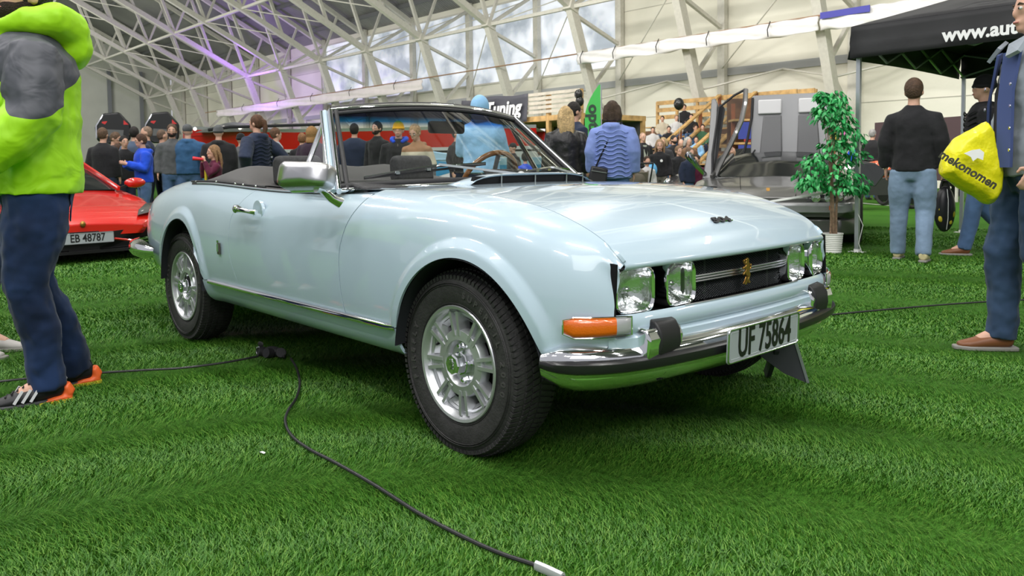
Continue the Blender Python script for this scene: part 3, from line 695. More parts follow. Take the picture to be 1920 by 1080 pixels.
# underbody
pm=PM(); pm.box((-1.35,0,.30),(3.3,1.0,.08)); pm.box((-1.2,0,.33),(1.7,1.4,.08)); pm.box((.05,0,.38),(.75,.9,.16)); pm.box((.2,0,.34),(.4,.3,.12)); ub=put('underbody',pm,M('underbody_dark',(.01,.01,.011),.8),car,smooth=False)
pm=PM(); pm.sweep([(-2.6,.3,.27),(-.6,.3,.26)],.025,8); put('exhaust_pipe',pm,M('rusty',(.05,.04,.035),.7),ub)
for X,w in((0,1.3),(-2.55,1.25)):
    pm=PM(); pm.sweep([(X,-w/2,.30),(X,w/2,.30)],.035,8); put('axle',pm,M('rusty',(.05,.04,.035),.7),ub)
# tail end
n=25; G=np.zeros((n,10,3))
for i in range(n):
    v=i/(n-1)*2-1; q=1-v*v
    for j in range(10):
        y,z=sec(-3.555,j/9*.95+.02); G[i,j]=(-3.553-.05*math.sqrt(max(q,0))*math.sin(PI*(j+1)/11),v*y,z)
pm=PM(); pm.grid(G); put('tail_panel',pm,paint,car)
# trunk lid
n=24; G=np.zeros((n,21,3))
for i in range(n):
    X=-3.555+1.06*i/(n-1); te=min(1,tbelt+(-2.5-X)*.5) if X<-2.5 else tbelt; y1,z1=sec(X,te)
    for j in range(21): v=j/10-1; G[i,j]=(X,v*(y1-.003),z1+.022*(1-v*v)*min(1,(X+3.6)*3))
pm=PM(); pm.grid(G); put('trunk_lid',pm,paint,car)
# rear bumper, tail pipe
rhalf=[(-2.86,-.835),(-2.95,-.850),(-3.08,-.852),(-3.22,-.835),(-3.36,-.79),(-3.48,-.70),(-3.56,-.56),(-3.61,-.35)]
rpath=(rhalf+[(-3.63,0)]+[(x,-y) for x,y in rhalf[::-1]])
P=np.array(rpath); prof=[(-.03,.555),(.0,.548),(.028,.53),(.036,.505),(.03,.48),(.01,.455),(-.03,.44)]
G=np.zeros((len(P),len(prof),3))
for i in range(len(P)):
    a=P[max(i-1,0)]; b_=P[min(i+1,len(P)-1)]; d=b_-a; d/=np.linalg.norm(d); nrm=np.array([-d[1],d[0]]); k=min(1,(.15+min(i,len(P)-1-i)*.45))
    if nrm@(P[i]-np.array([-2.5,0]))<0: nrm=-nrm
    for j,(o_,z) in enumerate(prof): G[i,j]=(P[i,0]+nrm[0]*o_*k,P[i,1]+nrm[1]*o_*k,.50+(z-.50)*(.3+.7*k))
pm=PM(); pm.grid(G); put('rear_bumper',pm,chrome,car)
pm=PM(); pm.lathe([(.022,-3.45),(.025,-3.30),(.025,-2.9),(.018,-2.9),(.018,-3.45),(.022,-3.45)],'x',c=(.32,-.62,.365),n=14); put('tail_pipe',pm,M('brass_pipe',(.55,.45,.28),.25,.9),car)
# side emblem, handle, mirror
pm=PM(); pm.box((-1.885,-.836,.585),(.030,.008,.060)); q=put('side_emblem',pm,M('emblem_dark',(.12,.11,.09),.4,.6),car,smooth=False); bevel(q,.003)
pm=PM(); pm.box((-1.885,-.841,.590),(.016,.005,.038)); pm.box((-1.885,-.839,.622),(.022,.006,.012)); put('emblem_crest',pm,dchrome,q,smooth=False)
hy=-sec(-1.49,tz(-1.49,.786))[0]; pm=PM(); pm.lathe([(.055,.006),(.053,-.007),(.048,-.008),(.036,-.0045),(.018,-.003),(0,-.0026)],'y',c=(-1.49,hy-.001,.786),n=36); dh=put('handle_recess',pm,paint,car)
dt=bpy.data.objects.new('door_handle',None); COL.objects.link(dt); dt.parent=car
pm=PM(); pm.sweep([(-1.635,-.838,.797),(-1.60,-.852,.797),(-1.54,-.856,.793),(-1.47,-.854,.788),(-1.43,-.838,.785)],[(.015,.02),(.017,.019),(.009,.011),(.008,.009),(.011,.012)],10); put('handle_bar',pm,chrome,dt)
pm=PM(); pm.ell((-1.605,-.862,.797),(.024,.012,.020),14,8); put('push_button',pm,chrome,dt)
# mirror: chrome shell with bright frame, on a short chrome foot
mt=bpy.data.objects.new('door_mirror',None); COL.objects.link(mt); mt.parent=car
mc=Vector((-.735,-.955,.957)); B=basis((.93,.36,0),(-.10,.26,1))  # local x along shell, y up, z out (to camera)
def shell(k,z,sh=0): return [mc+B@Vector((p[0]*k+ (0.0 if p[0]<0 else sh),p[1]*(k if p[0]<0 else k*.9)-.0,z)) for p in rrect(.104,.053,.030,6)]
pm=PM(); lay=[(.97,-.045),(1.02,-.03),(1.03,-.0),(1.0,.02),(.93,.042),(.75,.055),(.4,.062)]
G=np.array([[tuple(v) for v in shell(k,z,(.02 if z<.03 else .0))] for k,z in lay]); G=np.concatenate([G,G[:,:1]],1); pm.grid(G); pm.add(G[-1][:-1],[tuple(range(len(G[-1])-1))]); pm.add(G[0][:-1],[tuple(range(len(G[0])-1))]); put('mirror_shell',pm,M('mirror_chrome',(.55,.55,.57),.30,1),mt,ang=60)
pm=PM(); pm.sweep(shell(1.02,-.040),.005,6,closed=True); put('mirror_rim',pm,chrome,mt)
pm=PM(); pm.sweep([mc+B@Vector((.070,-.045,.0)),(-.672,-.915,.905),(-.668,-.875,.868),(-.655,-.842,.848)],[(.017,.022),(.020,.015),(.022,.016),(.030,.020)],12); put('mirror_foot',pm,chrome,mt)
# ---- windscreen
def wsp(u,v): # u -1..1, v 0..1
    a=np.array(scr(u*.742,0)); c_=np.array(scr(u*.575,1)); p=a*(1-v)+c_*v; return p
scrn=bpy.data.objects.new('windscreen',None); COL.objects.link(scrn); scrn.parent=car
wg=bpy.data.materials.new('tinted_screen'); wg.use_nodes=True; nt=wg.node_tree; nt.nodes.clear()
out=nt.nodes.new('ShaderNodeOutputMaterial'); tr=nt.nodes.new('ShaderNodeBsdfTransparent'); gl=nt.nodes.new('ShaderNodeBsdfGlossy'); gl.inputs['Roughness'].default_value=.01; mixs=nt.nodes.new('ShaderNodeMixShader'); fr=nt.nodes.new('ShaderNodeFresnel'); fr.inputs[0].default_value=1.45
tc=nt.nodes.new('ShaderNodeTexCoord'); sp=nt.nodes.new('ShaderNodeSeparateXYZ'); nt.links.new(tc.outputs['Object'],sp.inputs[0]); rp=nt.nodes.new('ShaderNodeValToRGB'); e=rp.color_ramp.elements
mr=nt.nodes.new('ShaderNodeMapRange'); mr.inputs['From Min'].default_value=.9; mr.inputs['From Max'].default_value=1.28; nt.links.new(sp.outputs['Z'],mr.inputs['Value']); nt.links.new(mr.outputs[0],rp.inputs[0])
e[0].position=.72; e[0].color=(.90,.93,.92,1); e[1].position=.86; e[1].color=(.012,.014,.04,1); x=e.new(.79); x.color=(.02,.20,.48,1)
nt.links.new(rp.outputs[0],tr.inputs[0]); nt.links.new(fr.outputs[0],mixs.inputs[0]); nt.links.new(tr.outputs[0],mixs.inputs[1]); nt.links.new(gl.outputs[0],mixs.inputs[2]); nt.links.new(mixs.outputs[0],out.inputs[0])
G=np.array([[wsp(u,v) for v in np.linspace(0,1,12)] for u in np.linspace(-1,1,25)]); pm=PM(); pm.grid(G); o=put('windscreen_glass',pm,wg,scrn,ang=0)
# frames
def frame(name,pts,ra,rb,mat,n=10): pm=PM(); pm.sweep(pts,[(ra,rb)]*len(pts),n); return put(name,pm,mat,scrn)
U=np.linspace(-1,1,25)
frame('lower_chrome_trim',[wsp(u,0)+np.array([.012,0,-.004]) for u in U],.012,.010,chrome)
frame('lower_seal',[wsp(u,.025)+np.array([.004,0,.004]) for u in U],.010,.012,rubber)
frame('header_rail',[wsp(u,1)+np.array([-.012,0,.004]) for u in U],.017,.013,chrome)
frame('header_seal',[wsp(u,1)+np.array([-.035,0,.013]) for u in U*.97],.022,.012,leather)
frame('upper_seal',[wsp(u,.965)+np.array([0.002,0,.0]) for u in U],.010,.010,rubber)
for s_ in(-1,1):
    Vv=np.linspace(-.02,1.0,9)
    frame('pillar_chrome',[wsp(s_,v)+np.array([.006,s_*.006,0]) for v in Vv],.013,.018,chrome)
    frame('pillar_seal',[wsp(s_*.965,v)+np.array([.006,0,0]) for v in Vv],.011,.012,rubber)
    frame('pillar_painted',[wsp(s_,v)+np.array([-.026,s_*.016,0]) for v in Vv],.012,.012,paint)
    frame('pillar_edge',[wsp(s_,v)+np.array([-.048,s_*.020,0]) for v in Vv],.009,.010,chrome)
    # quarter light
    a=np.array([-.885,s_*.768,.893]); t_=np.array([-1.222,s_*.590,1.202]); c_=np.array([-1.15,s_*.765,.893])
    a=wsp(s_,0)+np.array([-.075,s_*.022,-.01]); 
    ql=bpy.data.objects.new('quarter_light',None); COL.objects.link(ql); ql.parent=scrn
    pm=PM(); pm.add([a,t_,c_],[(0,1,2)]); put('quarter_glass',pm,M('grey_glass',(1,1,1),.01,trans=1),ql,smooth=False).modifiers.new('s','SOLIDIFY').thickness=.004
    pm=PM(); pm.sweep([a,t_],.009,8); put('front_frame',pm,chrome,ql)
    pm=PM(); pm.sweep([t_+np.array([.01,0,.01]),t_,c_],[(.013,.016)]*3,8); put('rear_frame',pm,chrome,ql)
    pm=PM(); pm.ell(a*.45+t_*.55,(.012,.008,.022),10,6); put('window_catch',pm,chrome,ql)
# wipers
def wiper(p0,arm_end,b0,b1):
    w=bpy.data.objects.new('wiper',None); COL.objects.link(w); w.parent=scrn
    pm=PM(); pm.beam(p0,arm_end,.020,.010); put('wiper_arm',pm,M('wiper_silver',(.62,.64,.66),.3,.7),w,smooth=False)
    pm=PM(); pm.ell(p0,(.022,.018,.014),10,6); put('wiper_pivot',pm,M('wiper_silver',(.62,.64,.66),.3,.7),w)
    b0,b1=np.array(b0),np.array(b1); mid=(b0+b1)/2+np.array([.01,0,.014])
    pm=PM(); pm.sweep([b0,b0*.75+b1*.25+np.array([.006,0,.008]),mid,b0*.25+b1*.75+np.array([.006,0,.008]),b1],[(.004,.006)]*5,6); put('blade_bow',pm,chrome,w)
    pm=PM(); pm.beam(b0+np.array([0,0,-.004]),b1+np.array([0,0,-.004]),.006,.010); put('blade_rubber',pm,rubber,w,smooth=False)
    for k in(.25,.5,.75): pm=PM(); pm.box(b0*(1-k)+b1*k+np.array([.004,0,.004]),(.014,.02,.014)); put('blade_clip',pm,dchrome,w,smooth=False)
def wo(u,v,o_=.016): p=wsp(u,v); return p+np.array([o_*.72,0,o_*.6])
wiper(tuple(wo(.14,.02,.04)),tuple(wo(-.42,.175,.034)),wo(-.88,.085,.024),wo(-.06,.19,.024))
wiper(tuple(wo(.90,.02,.04)),tuple(wo(.60,.13,.034)),wo(.22,.075,.024),wo(.92,.15,.024))
# cowl scoop
n=21; G=np.zeros((n,6,3))
for i in range(n):
    v=i/(n-1)*2-1; k=(1-abs(v)**6); y=v*.375
    zb=hoodz(-.46,y)
    for j,(x,dz) in enumerate(((-.60,.012),(-.55,.034),(-.50,.043),(-.455,.044),(-.430,.040),(-.435,.034))): G[i,j]=(x+.01*(1-v*v),y,zb-.002+dz*k)
pm=PM(); pm.grid(G); sc=put('cowl_scoop',pm,paint,hood,ang=60); sc.modifiers.new('s','SOLIDIFY').thickness=.004
pm=PM(); pm.prism([(-.445,-.345,hoodz(-.45,.34)+.001),(-.445,.345,hoodz(-.45,.34)+.001),(-.435,.34,hoodz(-.45,.34)+.034),(-.435,-.34,hoodz(-.45,.34)+.034)],(-.02,0,0)); put('scoop_slot',pm,blackm,sc,smooth=False)
for y in(-.2,-.0,.2,.31): pm=PM(); pm.beam((-.432,y,hoodz(-.45,y)),(-.43,y,hoodz(-.45,y)+.040),.007,.01); put('scoop_divider',pm,dchrome,sc,smooth=False)
# interior
pm=PM(); pm.box((-1.7,0,.36),(2.0,1.5,.05)); 
for s_ in(-1,1): pm.box((-1.72,s_*.72,.60),(1.9,.03,.50))
pm.box((-.78,0,.62),(.03,1.45,.46)); pm.box((-2.6,0,.62),(.03,1.45,.5)); put('cabin_tub',pm,blackm,car,smooth=False)
for s_ in(-1,1):
    n=20; G=np.zeros((n,5,3))
    for i in range(n):
        X=-.93-1.6*i/(n-1); y1,z1=sec(X,tbelt)
        for j,(dy,dz) in enumerate(((.006,-.002),(.002,.010),(-.03,.014),(-.06,.008),(-.065,-.06))): G[i,j]=(X,s_*(y1+dy),z1+dz)
    pm=PM(); pm.grid(G); put('belt_moulding',pm,leather,car)
    pm=PM(); pm.sweep([(X,s_*(sec(X,tbelt)[0]+.002),sec(X,tbelt)[1]+.006) for X in np.linspace(-.9,-2.45,14)],.005,6); put('belt_chrome',pm,dchrome,car)
pm=PM(); pts=[(-.70,.86),(-.70,.905),(-.80,.925),(-.98,.93),(-1.07,.90),(-1.08,.74),(-1.0,.70)]; pm.prism([(x,-.70,z) for x,z in pts],(0,1.40,0)); db=put('dashboard',pm,leather,car); bevel(db,.012)
pm=PM(); pm.prism([(-.98,.22,.92),(-.98,.55,.92),(-1.08,.53,.97),(-1.08,.24,.97)],(.12,0,-.01)); put('instrument_hood',pm,leather,db,smooth=False)
# steering wheel
sw=bpy.data.objects.new('steering_wheel',None); COL.objects.link(sw); sw.parent=car; sw.location=(-1.17,.37,.895); sw.rotation_euler=(0,R(-62),0)
pm=PM(); pm.sweep([(.185*math.cos(a),.185*math.sin(a),0) for a in np.linspace(0,2*PI,40)[:-1]],.0145,10,closed=True); put('wood_rim',pm,M('varnished_wood',(.30,.115,.025),.25,coat=1,var=.25,vscale=20),sw)
for a in(0,2.1,4.2): pm=PM(); pm.beam((0,0,-.02),(.18*math.cos(a),.18*math.sin(a),0),.03,.004); put('spoke',pm,alu,sw,smooth=False)
pm=PM(); pm.lathe([(.04,-.03),(.04,0),(.03,.01),(0,.01)],'z',n=20); pm.sweep([(0,0,-.02),(0,0,-.3)],.025,8); put('wheel_boss',pm,blackp,sw)
# seats
def seat(y,x=-1.75,hr=True):
    t=bpy.data.objects.new('front_seat',None); COL.objects.link(t); t.parent=car; t.location=(x,y,0)
    pm=PM(); pm.prism([(.25,-.25,.42),(.25,-.25,.54),(.22,-.25,.57),(-.18,-.25,.54),(-.25,-.25,.50),(-.25,-.25,.42)],(0,.5,0)); q=put('seat_cushion',pm,leather,t); bevel(q,.03,3)
    pm=PM(); pm.prism([(-.15,-.24,.50),(-.28,-.23,.86),(-.33,-.22,.90),(-.42,-.22,.88),(-.34,-.24,.50)],(0,.47,0)); q=put('seat_back',pm,leather,t); bevel(q,.03,3)
    pm=PM(); pm.prism([(-.27,-.13,.90),(-.29,-.13,1.02),(-.31,-.13,1.055),(-.36,-.13,1.06),(-.40,-.13,1.03),(-.39,-.13,.90)],(0,.26,0)); q=put('headrest',pm,M('grey_fabric',(.035,.035,.037),.8,var=.3,vscale=60),t); bevel(q,.03,4)
seat(-.37,-1.57); seat(.37,-1.55)
pm=PM(); pm.prism([(-2.1,-.62,.5),(-2.15,-.60,.50),(-2.32,-.62,.86),(-2.42,-.62,.88),(-2.5,-.64,.5)],(0,1.24,0)); q=put('rear_seat',pm,leather,car); bevel(q,.03,3)
# folded-top cover
n=22; G=np.zeros((n,25,3))
for i in range(n):
    a=i/(n-1); X=-2.60+.74*a
    for j in range(25):
        v=j/12-1; y1,z1=sec(X,tbelt); yy=v*(y1-.01)
        h=.095*math.sin(PI*min(1,a*1.15))**.7*(1-abs(v)**5)+.012*math.sin(v*9+a*4)*(1-abs(v)**4)
        G[i,j]=(X+.25*abs(v)**8*(a),yy,z1+.006+h)
pm=PM(); pm.grid(G); tc_=put('tonneau_cover',pm,tonn,car,ang=0); tc_.modifiers.new('s','SOLIDIFY').thickness=.006
for s_ in(-1,1):
    pm=PM(); pm.sweep([(X,s_*(sec(X,tbelt)[0]-.012),sec(X,tbelt)[1]+.016) for X in np.linspace(-2.58,-1.6,9)],.006,6); put('cover_piping',pm,rubber,tc_)
    for X in(-2.5,-2.2,-1.95,-1.85,-1.7): pm=PM(); pm.ell((X,s_*(sec(X,tbelt)[0]-.008),sec(X,tbelt)[1]+.014),(.009,.006,.007),8,5); put('cover_stud',pm,chrome,tc_)
# interior mirror
rvm=bpy.data.objects.new('rear_view_mirror',None); COL.objects.link(rvm); rvm.parent=scrn; rvm.location=(-1.12,.04,1.185)
pm=PM(); pm.prism([(0,p[0],p[1]) for p in rrect(.112,.031,.016)],(.02,0,0)); q=put('mirror_housing',pm,blackp,rvm); bevel(q,.004)
pm=PM(); pm.sweep([(0.01,0,0),(.02,0,.05),(.02,0,.09)],.007,6); put('mirror_stem',pm,blackp,rvm)
# ============================================================ THINGS AROUND THE CAR
# plate stand on the turf in front of the bumper
st_=thing('folding_board','dark grey triangular folding board standing on the turf behind the number plate','stand')
def P4(x,y,dep): d=ray(x,y); return CAM+d/(d@CF)*dep
g0=on(2,.012,1515,718); DP=float((g0-CAM)@CF); BG=M('board_grey',(.045,.05,.055),.5)
pm=PM(); pm.prism([tuple(P4(x,y,DP)) for x,y in((1424,650),(1426,668),(1470,700),(1508,716),(1515,718),(1489,632),(1474,602))],tuple(CF*.006)); put('board',pm,BG,st_,smooth=False)
pm=PM(); pm.beam(tuple(P4(1484,616,DP)),tuple(P4(1515,718,DP)),.009,.012); put('board_highlight',pm,alu,st_,smooth=False)  # bright strip put in as the highlight along the right edge
g1=P4(1455,650,DP); pm=PM(); pm.beam(tuple(g1),(g1[0]-.10,g1[1]+.10,.008),.02,.05); put('board_leg',pm,BG,st_,smooth=False)
# cables
def px_path(pts,z=.02,jit=0):
    P=[on(2,z,x,y) for x,y in pts]; out=[]
    for i in range(len(P)-1):
        p0=P[max(i-1,0)];p1=P[i];p2=P[i+1];p3=P[min(i+2,len(P)-1)]
        for k in range(8):
            t=k/8; out.append(.5*((2*p1)+(-p0+p2)*t+(2*p0-5*p1+4*p2-p3)*t*t+(-p0+3*p1-3*p2+p3)*t**3))
    out.append(P[-1]); return out
cab=M('cable_black',(.02,.02,.021),.45)
c=px_path([(545,672),(556,690),(562,718),(556,745),(540,770),(535,792),(548,818),(580,842),(630,868),(700,908),(790,965),(870,1007),(940,1038),(1005,1060),(1060,1085)],.022)
t=thing('power_cable','black rubber power cable snaking over the turf from the socket to the lower edge','cable')
pm=PM(); pm.sweep(c,.0055,8); put('cable_cord',pm,cab,t)
pm=PM(); pm.sweep(c[-9:-1],[(.009,.013)]*8,8); put('tape_wrap',pm,M('silver_tape',(.55,.56,.58),.35,.4),t)
pm=PM(); pm.sweep(px_path([(-60,722),(30,712),(100,706),(190,699),(270,694),(340,690),(420,680),(484,668)],.022),.0055,8); tag(put('power_cable',pm,cab),'black cable lying across the turf from the left shoes to the socket','cable')
pm=PM(); pm.sweep(px_path([(1540,592),(1600,586),(1700,577),(1800,569),(1900,563),(1990,560)],.018),.006,6); tag(put('power_cable',pm,cab),'thin dark cable on the turf right of the front bumper','cable')
sk=thing('cable_socket','black three-way rubber cable socket with round caps lying on the turf','socket',tuple(on(2,.0,512,672)),R(20))
B=0.035
pm=PM(); pm.ell((0,0,.034),(.06,.034,.030),16,10); put('socket_body',pm,rubber,sk)
for x,y,rz in((-.035,-.028,-30),(.02,-.036,0),(.062,-.01,50)):
    rt=Matrix.Rotation(R(rz),3,'Z'); pm=PM(); c0=Vector((x,y,.038)); d=rt@Vector((0,-1,.25)).normalized(); pm.sweep([c0,c0+d*.03],[.026,.025],14); cp=put('socket_outlet',pm,rubber,sk); 
    pm=PM(); pm.sweep([c0+d*.030,c0+d*.034],[.024,.024],14,cap=True) if x>0 else pm.sweep([c0+d*.024+Vector((.022*math.cos(a_),0.0,.022*math.sin(a_))) for a_ in np.linspace(0,2*PI,15)[:-1]],.0035,6,closed=True); put('outlet_lid',pm,blackp if x>0 else dchrome,cp)
pm=PM(); pm.ell((-.075,-.01,.07),(.020,.006,.016),10,6); pm.sweep([(-.07,-.01,.06),(-.05,-.01,.04)],.004,6); put('hanging_lid',pm,rubber,sk)
pm=PM(); pm.ell((-.062,.0,.030),(.010,.012,.010),10,6); put('orange_ring',pm,M('orange_plastic',(.7,.16,.03),.5),sk)
pm=PM(); pm.sweep([(.05,.0,.035),(.09,-.005,.045),(.10,-.03,.02)],.008,8); put('cord_end',pm,cab,sk)
# --- potted ficus
fp=thing('potted_ficus','artificial ficus tree with glossy green leaves in a white ribbed pot','plant',(-1.86,5.87,0))
pm=PM(); pr=[(0,.0),(.082,.0),(.086,.006)]
for k in range(9): z=.02+k*.02; pr+= [(.088+.0015*k,z),(.085+.0015*k,z+.01)]
pr+=[(.104,.205),(.104,.215),(.096,.215),(.092,.19),(0,.19)]
pm.lathe([(r_*1.02,z) for r_,z in pr],'z',n=32); put('pot',pm,M('pot_white',(.74,.73,.69),.5),fp)
pm=PM(); pm.lathe([(0,.193),(.09,.192)],'z',n=16); put('soil',pm,M('soil',(.05,.035,.02),.9),fp)
bark=M('ficus_bark',(.24,.16,.10),.8,bump=.4,bscale=60,var=.3,vscale=30)
g=np.random.default_rng(5); UP=np.array([0,0,1.])
rt3=np.array([.676,.737,0]); # image right
trunks=[]
for k,(o_,l_) in enumerate(((-.035,.0),(.0,.03),(.045,-.01),(.02,-.03))):
    pts=[(o_*rt3[0]*.8,o_*rt3[1]*.8+l_*.3,.18)]
    for z in np.linspace(.35,1.35,7): a=z*2.2+k*1.7; pts.append((o_*rt3[0]*(1+z*.6)+.02*math.sin(a),o_*rt3[1]*(1+z*.6)+.02*math.cos(a),z))
    pm=PM(); pm.sweep(pts,[.013-.0011*i+.003*(k==1) for i in range(len(pts))],7); put('stem',pm,bark,fp); trunks.append(pts)
crown=[(.02,1.62,.15,.15),(-.09,1.52,.17,.12),(.05,1.42,.17,.13),(.16,1.24,.20,.13),(-.02,1.15,.18,.12),(-.20,1.00,.19,.10),(.17,1.05,.20,.12),(-.24,.84,.20,.10),(.0,.88,.24,.12),(.20,.80,.20,.10),(-.25,.74,.16,.06),(.06,.72,.22,.08),(.22,.70,.14,.06),(-.14,1.70,.07,.05)]
leafm=[M('leaf_dark',(.015,.17,.04),.3,var=.3,vscale=20),M('leaf_mid',(.03,.36,.09),.3,var=.3,vscale=20),M('leaf_light',(.12,.62,.20),.3,var=.2,vscale=20)]
def leafmesh(name,mt):
    pm=PM(); L=.062;w=.016; pm.add([(0,0,0),(L*.3,w*.9,-.003),(L*.65,w*.85,-.008),(L,0,-.02),(L*.65,-w*.85,-.008),(L*.3,-w*.9,-.003),(L*.35,0,.004),(L*.7,0,-.004)],[(0,6,1),(1,6,7,2),(2,7,3),(0,5,6),(5,4,7,6),(4,3,7)])
    me=pm.mesh(name); me.materials.append(mt); me.polygons.foreach_set('use_smooth',[True]*6); return me
lms=[leafmesh('leaf',m_) for m_ in leafm]
def leaf_xf():
    c=crown[g.integers(len(crown))] if g.random()>.12 else crown[g.integers(3)]
    d=g.normal(size=3); d/=np.linalg.norm(d); rr=g.random()**.4
    p=np.array([c[0]*rt3[0],c[0]*rt3[1],c[1]])+d*np.array([c[2],c[2],c[3]])*rr*.95
    az=math.atan2(d[1],d[0])+g.normal()*.8; pitch=R(g.uniform(5,70)); s_=g.uniform(.8,1.45)
    return Matrix.Translation(Vector(p))@Matrix.Rotation(az,4,'Z')@Matrix.Rotation(pitch,4,'Y')@Matrix.Rotation(g.normal()*.5,4,'X')@Matrix.Scale(s_,4)
tips=[]
for k in range(300):
    o=bpy.data.objects.new('leaf',lms[[0,1,1,2][k%4]]); COL.objects.link(o); o.parent=fp; o.matrix_local=leaf_xf()
pm=PM()
for k in range(1150):
    mt_=leaf_xf(); me=lms[0]; vs=[mt_@v.co for v in me.vertices]; pm.add(vs,[tuple(p.vertices) for p in me.polygons],[0,1,1,2][k%4])
q=put('foliage',pm,leafm,fp,fix=False); q['kind']='stuff'
pm=PM()
crown2=crown
for k,c in enumerate(crown):
    b0=trunks[k%4][2+k%4]; e_=np.array([c[0]*rt3[0],c[0]*rt3[1],c[1]]); pm=PM(); pm.sweep([b0,(np.array(b0)*.5+e_*.5)+np.array([0,0,-.02]),e_],[.006,.004,.002],5); put('twig',pm,bark,fp)
# --- canopy tent
tn=thing('canopy_tent','black pop-up canopy tent with white web address and grey aluminium poles','tent')
XA,XC,YA,YB,ZV0,ZV1,ZP=-1.70,2.9,6.1,9.3,2.08,2.42,3.25
fab=M('canopy_black',(.022,.022,.024),.7,bump=.3,bscale=5,var=.2,vscale=3)
for (x,y) in((XA,YA),(XA,YB),(XC,YA),(XC,YB)):
    pm=PM(); pm.box((x,y,1.05),(.042,.042,2.1)); p_=put('tent_pole',pm,alu,tn,smooth=False); pm=PM(); pm.box((x,y,.004),(.16,.09,.008)); pm.box((x,y,.02),(.05,.05,.03)); put('foot_plate',pm,white,p_,smooth=False)
def valance(p0,p1):
    n=30; G=np.zeros((n,7,3)); p0=np.array(p0);p1=np.array(p1); d=(p1-p0)/np.linalg.norm(p1-p0); nn_=np.array([d[1],-d[0],0])
    for i in range(n):
        a=i/(n-1)
        for j in range(7): v=j/6; G[i,j]=p0+(p1-p0)*a+nn_*(.03*v+.012*math.sin(v*12+a*3)*v)+np.array([0,0,-(ZV1-ZV0)*v*(1-.0)+ (.02*math.sin(a*PI)*v)])
    pm=PM(); pm.grid(G); o=put('valance',pm,fab,tn,ang=0); o.modifiers.new('s','SOLIDIFY').thickness=.006; return o
e_=.06
vf=valance((XA-e_,YA-e_,ZV1),(XC+e_,YA-e_,ZV1)); valance((XA-e_,YB+e_,ZV1),(XA-e_,YA-e_,ZV1)); valance((XC+e_,YA-e_,ZV1),(XC+e_,YB+e_,ZV1)); valance((XC+e_,YB+e_,ZV1),(XA-e_,YB+e_,ZV1))
apx=((XA+XC)/2,(YA+YB)/2,ZP)
cs=[(XA-e_,YA-e_,ZV1),(XC+e_,YA-e_,ZV1),(XC+e_,YB+e_,ZV1),(XA-e_,YB+e_,ZV1)]
for k in range(4):
    a=np.array(cs[k]);b_=np.array(cs[(k+1)%4]); c_=np.array(apx); n=10; G=np.zeros((n,n,3))
    for i in range(n):
        for j in range(n): u=i/(n-1); v=j/(n-1); p=(a*(1-u)+b_*u)*(1-v)+c_*v; p=p+np.array([0,0,-.10*math.sin(v*PI)*(1-.5*abs(2*u-1))]); G[i,j]=p
    pm=PM(); pm.grid(G); o=put('roof_panel',pm,fab,tn,ang=0); o.modifiers.new('s','SOLIDIFY').thickness=.006
for k in range(4):
    a=np.array(cs[k]);b_=np.array(cs[(k+1)%4]); 
    for q in range(4):
        p0=a+(b_-a)*q/4; p1=a+(b_-a)*(q+1)/4; z0,z1=(ZV1-.02,ZV0+.02)
        pm=PM(); pm.beam((*p0[:2],z0),(*p1[:2],z1),.02); pm.beam((*p0[:2],z1),(*p1[:2],z0),.02); o=put('truss_bar',pm,alu,tn,smooth=False); o.location=(.04 if k==3 else 0,.06 if k==0 else 0,0)
tw=M('print_white',(.8,.8,.8),.5)
p=on(1,YA-.12,1768,83); text('web_address','www.auto10.no',.185,tw,vf,(p[0],YA-.135,2.20),basis((1,0,0),(0,.08,1)),.002,.95,.006,align='LEFT')
sl=basis((1,0,0),(0,(YB-YA)/2+.1,ZP-ZV1))
lg=PM(); 
for a,b_ in(((0,0),(.10,.12)),((.10,.12),(.42,.12)),((.42,.12),(.36,.04)),((.36,.04),(.16,.04)),((.46,.05),(.60,.05)),((.60,.05),(.66,.13)),((.50,.13),(.56,.05)),((.70,.03),(.80,.13)),((.80,.13),(1.1,.13)),((.72,.03),(.90,.03))): lg.beam((a[0],a[1]*1.6,0),(b_[0],b_[1]*1.6,0),.03,.004,up=(0,0,1))
lo_=put('roof_logo',lg,tw,tn,smooth=False); P0=on(1,6.42,1800,30); lo_.matrix_local=Matrix.Translation(Vector((P0[0],6.30,2.60)))@basis((1,0,0),(0,1.7,.80)).to_4x4()
pm=PM(); pm.sweep([(XA+.02,YA-.03,.42),(XA+.08,YA-.04,.3),(XA+.03,YA-.03,.1),(XA+.06,YA-.02,.01)],.004,5); put('pole_cord',pm,white,tn)
